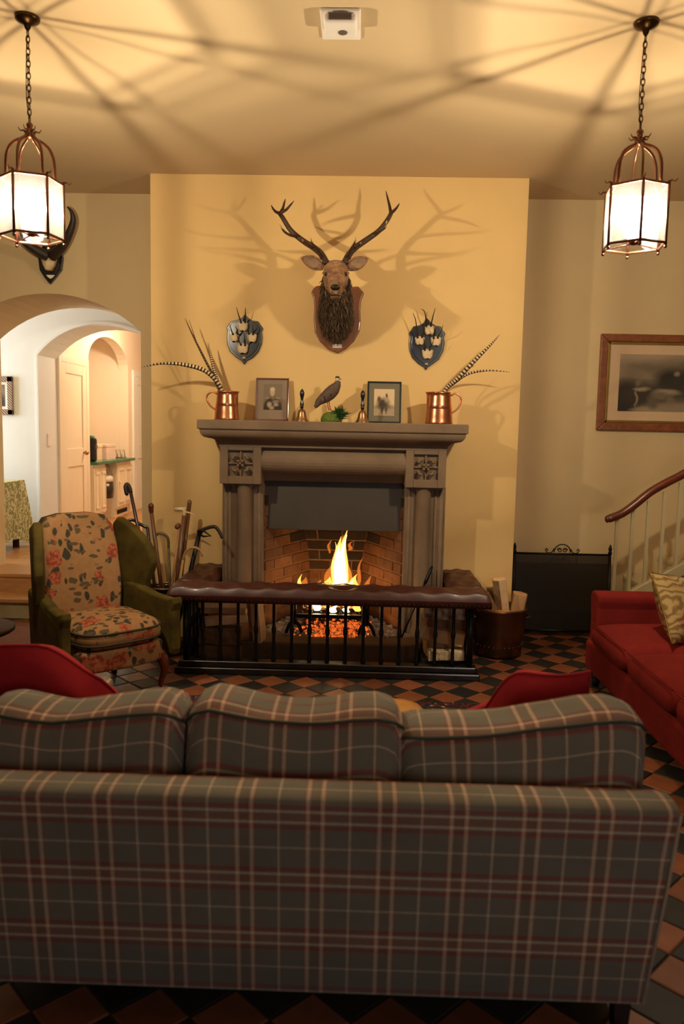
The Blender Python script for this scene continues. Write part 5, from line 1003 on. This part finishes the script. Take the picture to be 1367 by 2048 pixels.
# ------------------------------------------------------------------ wing armchair
ch = thing('wing_armchair', 'floral tapestry wing armchair with olive velvet wings beside the fender', 'armchair', (-1.575, 4.63, 0), math.radians(44))
def part(m, n, mt, par=ch, **k): return m.build(n, mt, par, world=False, **k)
bk = [(-.27, .40), (.27, .40), (.275, .6), (.265, .85), (.25, .98), (.20, 1.045), (.10, 1.065), (-.10, 1.065), (-.20, 1.045), (-.25, .98), (-.265, .85), (-.275, .6)]
bk = [(x*.92, z) for x, z in bk]
yb = lambda z: .20+.16*(z-.4)
def slab(poly, f0, f1, puffv=0):
    cx_ = sum(p[0] for p in poly)/len(poly); cz_ = sum(p[1] for p in poly)/len(poly); rings = []
    for t_, sc_, off in ((0, .90, -.0), (.25, .985, 0), (.5, 1, 0), (.9, 1, 0), (1, .97, 0)):
        rings.append([(cx_+(x-cx_)*sc_, f0(z)+(f1(z)-f0(z))*t_, cz_+(z-cz_)*sc_) for x, z in poly])
    return MB().loft(rings)
part(slab(bk, lambda z: yb(z)-.01-.05*math.sin(math.pi*min(1, max(0, (z-.4)/.66))), lambda z: yb(z)+.06), 'backrest', 'floral', smooth=True, bevel=.01)
part(slab([(x*1.04, .22 + (z-.40)*1.26 if z < .5 else z-.004) for x, z in bk], lambda z: yb(z)+.045, lambda z: yb(z)+.115), 'back_panel', 'velvet_dark', bevel=.01)
wing = [(.30, .56), (.33, .99), (.27, 1.03), (.17, .985), (.07, .91), (.01, .83), (-.005, .75), (.02, .68), (.05, .62), (.06, .56)]
for s_ in (-1, 1):
    rings = []
    for d, k in ((0, .93), (.012, 1), (.05, 1), (.062, .93)):
        cyw, czw = .17, .78; rings.append([(s_*(.243+d+.36*max(0, .26-y)), cyw+(y-cyw)*k, czw+(z-czw)*k) for y, z in wing])
    part(MB().loft(rings), 'wing', 'velvet_green', smooth=True, bevel=.006)
    armp = [(.27, .22), (.30, .62), (.10, .61), (-.10, .575), (-.26, .57), (-.325, .585), (-.335, .55), (-.31, .50), (-.315, .26), (-.30, .22)]
    rings = []
    for d, k in ((0, .94), (.012, 1), (.055, 1), (.067, .94)):
        rings.append([(s_*(.265+d+.10*max(0, .2-y)), -.02+(y+.02)*k, .42+(z-.42)*k) for y, z in armp])
    part(MB().loft(rings), 'arm', 'velvet_green', smooth=False, bevel=.012, seg=3)
part(MB().loft([[(-.262, -.30, z0_) , (-.20, -.335, z0_), (0, -.355, z0_), (.20, -.335, z0_), (.262, -.30, z0_), (.262, .22, z0_), (-.262, .22, z0_)] for z0_ in (.21, .335)]), 'seat_rail', 'floral', bevel=.02, seg=3)
# seat cushion, rounded front, with piping
rings = []; n = 40
def csec(k, sc_): a = 2*math.pi*k/n; c_, s_ = math.cos(a), math.sin(a); return (math.copysign(abs(c_)**.5, c_)*.268*sc_, -.075+math.copysign(abs(s_)**.5, s_)*.285*sc_)
for z, sc_ in ((.335, .80), (.345, .94), (.37, 1.0), (.40, 1.02), (.43, 1.0), (.455, .94), (.478, .78), (.492, .5), (.497, .2), (.498, .02)): rings.append([(*csec(k, sc_), z) for k in range(n)])
cu = part(MB().loft(rings), 'seat_cushion', 'floral', smooth=True)
for z in (.372, .436): part(MB().tube([(*csec(k % n, 1.008), z) for k in range(n+1)], .006, 6), 'piping', 'piping_green', cu, smooth=True)
for s_ in (-1, 1):
    part(MB().tube(smooth_path([(s_*.245, -.275, .25), (s_*.262, -.295, .20), (s_*.268, -.30, .14), (s_*.255, -.285, .07), (s_*.258, -.295, .025), (s_*.268, -.315, .012)], 4), [.036, .037, .037, .036, .035, .033, .030, .027, .024, .021, .019, .018, .0165, .016, .016, .017, .019, .02, .021, .021, .019], 12), 'leg', 'mahogany', smooth=True)
    part(MB().tube([(s_*.215, .22, .24), (s_*.215, .235, .12), (s_*.215, .265, 0.0)], [.024, .022, .020], 10), 'leg', 'black_wood', smooth=True)

# ------------------------------------------------------------------ walking sticks in a stand
sx, sy = -1.42, 5.56
sst = thing('stick_stand', 'dark round stick stand between the armchair and the fender', 'stand', (sx, sy, 0))
MB().lathe([(.13, 0), (.14, .02), (.12, .05), (.115, .44), (.125, .46), (.118, .46), (.108, .44), (.11, .04), (.01, .03)], 28, (sx, sy, 0), cap=False).build('body', 'black_wood', sst, True); MB().tube([(sx+.122*math.cos(2*math.pi*k/24), sy+.122*math.sin(2*math.pi*k/24), .46) for k in range(25)], .008, 6).build('rim', 'brass', sst, True)
c2 = lambda x, y, Y: at(220+x/5.696, 950+y/5.696, Y)
def stick(foot, pts, r, mat, lab, head=None, hmat=None, hr=None):
    f = Vector((sx+foot[0], sy+foot[1], .04)); o = thing('walking_stick', lab, 'walking stick', f, 0, 'walking sticks in the stand'); p0 = c2(*pts[0])
    MB().tube([f, f.lerp(p0, .5), p0], [r*.75, r, r], 10).build('shaft', mat, o, True)
    if head:
        p = smooth_path([p0]+[c2(*q) for q in head], 5); MB().tube(p, hr or r, 10).sphere(p[-1], (hr[-1] if isinstance(hr, list) else (hr or r)), 8, 6).build('handle', hmat or mat, o, True)
    return o
Y1 = 5.52
stick((.0, -.06), [(235, 200, 5.42)], .0125, 'stick_dark', 'dark stick reaching tallest, its horn handle turned down', [(215, 130, 5.42), (190, 105, 5.42), (175, 140, 5.41), (190, 215, 5.41)], 'horn', [.014, .018, .018, .014])
stick((-.03, .03), [(425, 600, 5.50)], .0115, 'stick_dark', 'black crook stick curving left behind the tall one', [(340, 560, 5.50), (270, 515, 5.48), (210, 520, 5.47), (170, 565, 5.46), (178, 625, 5.46)], 'black_wood', .0115)
stick((.02, .05), [(470, 430, 5.55)], .015, 'stick_brown', 'knobbly carved stick with a round red-brown knob', [(467, 395, 5.55), (465, 350, 5.55)], 'mahogany', [.016, .021])
stick((.05, .06), [(665, 830, 5.66)], .0105, 'stick_grey', 'greyish bamboo crook stick curving left near the wall', [(660, 730, 5.66), (620, 680, 5.66), (560, 665, 5.65), (520, 690, 5.64)], 'stick_grey', .0105)
stick((.01, -.02), [(790, 600, 5.60)], .010, 'stick_pale', 'slim pale stick with a small round brown knob', [(778, 570, 5.60), (765, 590, 5.6)], 'stick_brown', [.014, .02])
stick((.05, -.03), [(840, 460, 5.58)], .0145, 'stick_brown', 'stick with a white bone crossbar handle', [(842, 420, 5.58), (835, 395, 5.58)], 'bone', .012)
o_ = [k for k in COL.objects if k.name.startswith('walking_stick') and k.get('label', '').startswith('stick with a white')][0]
MB().tube([c2(735, 390, 5.57), c2(860, 388, 5.59)], .014, 10).build('crossbar', 'bone', o_, True); MB().tube(smooth_path([c2(845, 425, 5.58), c2(900, 430, 5.57), c2(960, 458, 5.56)], 4), [.008, .003], 8).build('thumb_spur', 'bone', o_, True)
stick((.07, -.01), [(895, 400, 5.64)], .0155, 'stick_brown', 'thick plain dark brown stick with a flat cut top', [(905, 305, 5.64)], 'stick_brown', .0155)
stick((.06, -.07), [(830, 960, 5.44)], .0095, 'stick_pale', 'short pale cane with a bent crook handle', [(860, 880, 5.44), (910, 835, 5.44), (975, 830, 5.44), (1030, 865, 5.44), (1052, 915, 5.44)], 'stick_pale', .0095)
stick((.08, -.05), [(1010, 690, 5.50)], .016, 'black_metal', 'black shooting stick with folded seat and curved horn handle', [(1030, 640, 5.50), (1100, 605, 5.49), (1190, 590, 5.48), (1240, 640, 5.47), (1275, 710, 5.46)], 'horn', [.014, .014, .017, .018, .012])
o_ = [k for k in COL.objects if k.name.startswith('walking_stick') and 'shooting' in k.get('label', '')][0]
MB().tube([c2(1000, 640, 5.47), c2(1070, 640, 5.46), c2(1145, 695, 5.45), c2(1060, 700, 5.46), c2(1010, 660, 5.47)], .008, 8).build('seat_loop', 'black_metal', o_, True); MB().sphere(c2(1022, 650, 5.49), .022, 10, 8).build('joint', 'black_metal', o_, True)

# ------------------------------------------------------------------ rugs, footstool, side table
tag(MB().box(-1.05, 1.05, 3.0, 4.52, .0005, .012).build('hearth_rug', 'rug', bevel=.003), 'dark red and navy patterned rug between sofa and fender', 'rug')
tag(MB().box(-4.2, -2.2, 4.55, 6.12, .0005, .010).build('floor_rug', 'carpet_red', bevel=.003), 'plain reddish-brown rug in front of the arch steps', 'rug')
ft = thing('footstool', 'round tan leather footstool showing behind the plaid cushions', 'footstool', (.20, 3.74, 0))
MB().lathe([(.11, .06), (.145, .07), (.158, .10), (.16, .20), (.15, .235), (.125, .258), (.07, .272), (.01, .275)], 36, (.20, 3.74, 0)).build('body', 'tan_leather', ft, True)
for k in range(4): MB().lathe([(.018, 0.012), (.026, .07)], 10, (.20+.10*math.cos(k*math.pi/2+.8), 3.74+.10*math.sin(k*math.pi/2+.8), 0)).build('foot', 'black_wood', ft, True)
q = at(22, 1258, 4.6); tt = thing('side_table', 'dark wooden side table edge at the far left', 'table', (q.x-.28, 4.6, 0))
MB().lathe([(.27, q.z-.03), (.285, q.z-.02), (.285, q.z-.005), (.27, q.z+.004), (.01, q.z+.004)], 36, (q.x-.285, 4.6, 0)).build('table_top', 'table_wood', tt, True); MB().lathe([(.16, .0), (.15, .03), (.04, .05), (.03, .2), (.045, .26), (.03, q.z-.03)], 20, (q.x-.285, 4.6, 0)).build('pedestal', 'table_wood', tt, True)

# ------------------------------------------------------------------ plaid sofa from behind
ps = thing('plaid_sofa', 'sage and red plaid sofa seen from behind in the foreground', 'sofa', (-.10, 2.3, 0)); X_0, X_1 = -1.06, .80
def plaid_loft(rings, us, vs_, name, closed_u=False, par=ps):
    m = MB(); n = len(rings[0]); fs = []; uv = []
    for i in range(len(rings)-1):
        for j in range(n-1): fs.append((i*n+j, i*n+j+1, (i+1)*n+j+1, (i+1)*n+j)); uv.append([(us[i][j], vs_[i][j]), (us[i][j+1], vs_[i][j+1]), (us[i+1][j+1], vs_[i+1][j+1]), (us[i+1][j], vs_[i+1][j])])
    return m.add([p for r in rings for p in r], fs, uv).build(name, 'plaid', par, True, fix=False)
# back: section in (y, z) swept along x; v runs along the section
sec = [(2.02, .30), (1.985, .66), (1.97, .695), (1.94, .712), (1.90, .718), (1.855, .7165), (1.832, .711), (1.823, .700), (1.826, .68), (1.845, .52), (1.868, .34), (1.893, .15), (1.90, .146), (1.97, .146)]
vlen = [0]
for a, b in zip(sec, sec[1:]): vlen.append(vlen[-1]+math.hypot(a[0]-b[0], a[1]-b[1]))
i7 = 7; VO = .50*P+.036                                     # first red band sits below the rear top edge
xs = [X_0+(X_1-X_0)*i/24 for i in range(25)]; UO = -.0855
def lean(x, z): return x*(1)-.045*((x-X_0)/(X_1-X_0))*(.72-z)/.57*1.0+(.045*(1-(x-X_0)/(X_1-X_0))*(.72-z)/.57)*0
rings = [[(x-(.035*(x > X_1-.001))*(.72-z)/.57, y, z) for y, z in sec] for x in xs]
plaid_loft(rings, [[x+UO for _ in sec] for x in xs], [[-(v-vlen[i7])+VO for v in vlen] for x in xs], 'back')
tag(ps, None)
for xe, s_ in ((X_1, 1),):
    MB().tube([(xe, 1.825, .700), (xe-.012, 1.845, .5), (xe-.035, 1.895, .15)], .005, 6).build('piping', 'plaid', ps, True)
def sofa_arm(x0, x1, s_):
    pr = [(x0, .16), (x0, .60), (x0+.012, .645), (x0+.03, .66), (x1-.03, .66), (x1-.008, .65), (x1, .62), (x1-.03*s_*(s_ > 0), .15)]
    L_ = [0]
    for a, b in zip(pr, pr[1:]): L_.append(L_[-1]+math.hypot(a[0]-b[0], a[1]-b[1]))
    ys_ = [1.83, 1.86, 2.0, 2.2, 2.5, 2.8, 2.88]; dz = lambda y: .052*max(0, 1-(y-1.83)/.16)
    rg = [[(x, max(y, 1.838+(.70-z)*.125), z+(dz(y) if z > .5 else 0)) for x, z in pr] for y in ys_]
    plaid_loft(rg, [[v-.13+.045 for v in L_] for y in ys_], [[y*1.0 for v in L_] for y in ys_], 'arm')
    m = MB().add([(x, 2.88, z) for x, z in pr], [tuple(range(len(pr)))]).build('arm_front', 'plaid', ps, uvbox=True)
sofa_arm(.67, .798, 1); sofa_arm(-1.06, -.93, -1)
MB().box(-.93, .67, 1.99, 2.86, .15, .32).build('base', 'plaid', ps, uvbox=True, bevel=.01)
for i in range(3): puff(-.93+.533*(i+.5), 2.43, .31, .47, .531, .84, 'seat_cushion', 'velvet_dark', ps)
for x in (X_0+.06, X_1-.08):
    for y in (1.93, 2.78): MB().lathe([(.022, 0), (.032, .15)], 4, (x, y, 0), rot=math.pi/4).build('leg', 'black_wood', ps)
def back_cushion(x0, x1, dzs, y0, y1, zb, zt_, tilt, uo, name='back_cushion', vo=0, xt=0):
    n, N = 26, 28; rings, us, vv = [], [], []; w = x1-x0
    for i in range(n+1):
        u = i/n; e = max(0, 1-abs(2*u-1)**10)**.5; f = u*(len(dzs)-1); k = min(int(f), len(dzs)-2); dz = dzs[k]+(dzs[k+1]-dzs[k])*(f-k)
        hy, hz = (y1-y0)/2*(.55+.45*e), (zt_-zb)/2*(.80+.20*e); row, vr, ln = [], [], 0; pv = None
        for j in range(N+1):
            a = math.pi*.5-2*math.pi*j/N; c_, s_ = math.cos(a), math.sin(a); yy = math.copysign(abs(c_)**.42, c_)*hy; zz = math.copysign(abs(s_)**.40, s_)*hz; t_ = (zz/hz+1)/2
            p = (x0+w*u+xt*t_*(2*u-1), (y0+y1)/2-yy+tilt*(t_-.5), (zt_+zb)/2+zz+dz*t_+.003*math.sin(9*u+(j % N))); 
            ln += math.hypot(yy-pv[0], zz-pv[1]) if pv else 0; pv = (yy, zz); row.append(p); vr.append(ln)
        rings.append(row); us.append([x0+w*u+uo]*(N+1)); vv.append([vo-l for l in vr])
    o = plaid_loft(rings, us, vv, name)
    for r in (rings[0], rings[-1]): pass
    kk = max(range(N//2), key=lambda j: rings[13][j][2]-rings[13][j][1])
    MB().tube([(r[kk][0], r[kk][1]-.002, r[kk][2]+.002) for r in rings], .0055, 6).build('piping', 'piping_green', o, True); return o
back_cushion(-1.06, -.475, [.0, .0, -.012, -.022, -.015, -.004, .01, .02, .012], 2.0, 2.24, .46, .835, .07, .0, vo=.176)
back_cushion(-.468, .135, [.02, .035, .022, .008, .0, -.004, .002, .016, .022, .014], 1.995, 2.25, .46, .835, .07, .03, vo=.176)
back_cushion(.142, .775, [-.025, -.03, -.026, -.022, -.014, .0, .012, .028, .038, .03], 1.995, 2.24, .46, .835, .07, .055, vo=.176, xt=.03)
pillow('red_pillow', 'plain red pillow leaning at the left end of the plaid sofa', 'pillow', (-1.0, 2.44, .705), .56, .46, .20, (math.radians(16), math.radians(4), math.radians(10)), 'red_pillow', 'red pillows on the plaid sofa', 'red_pillow', rnd=((1, 1, .12),))
pillow('red_pillow', 'plain red pillow leaning at the right end of the plaid sofa', 'pillow', (.535, 2.46, .680), .46, .40, .20, (math.radians(16), math.radians(-6), math.radians(-14)), 'red_pillow', 'red pillows on the plaid sofa', 'red_pillow', rnd=((-1, 1, .13),))
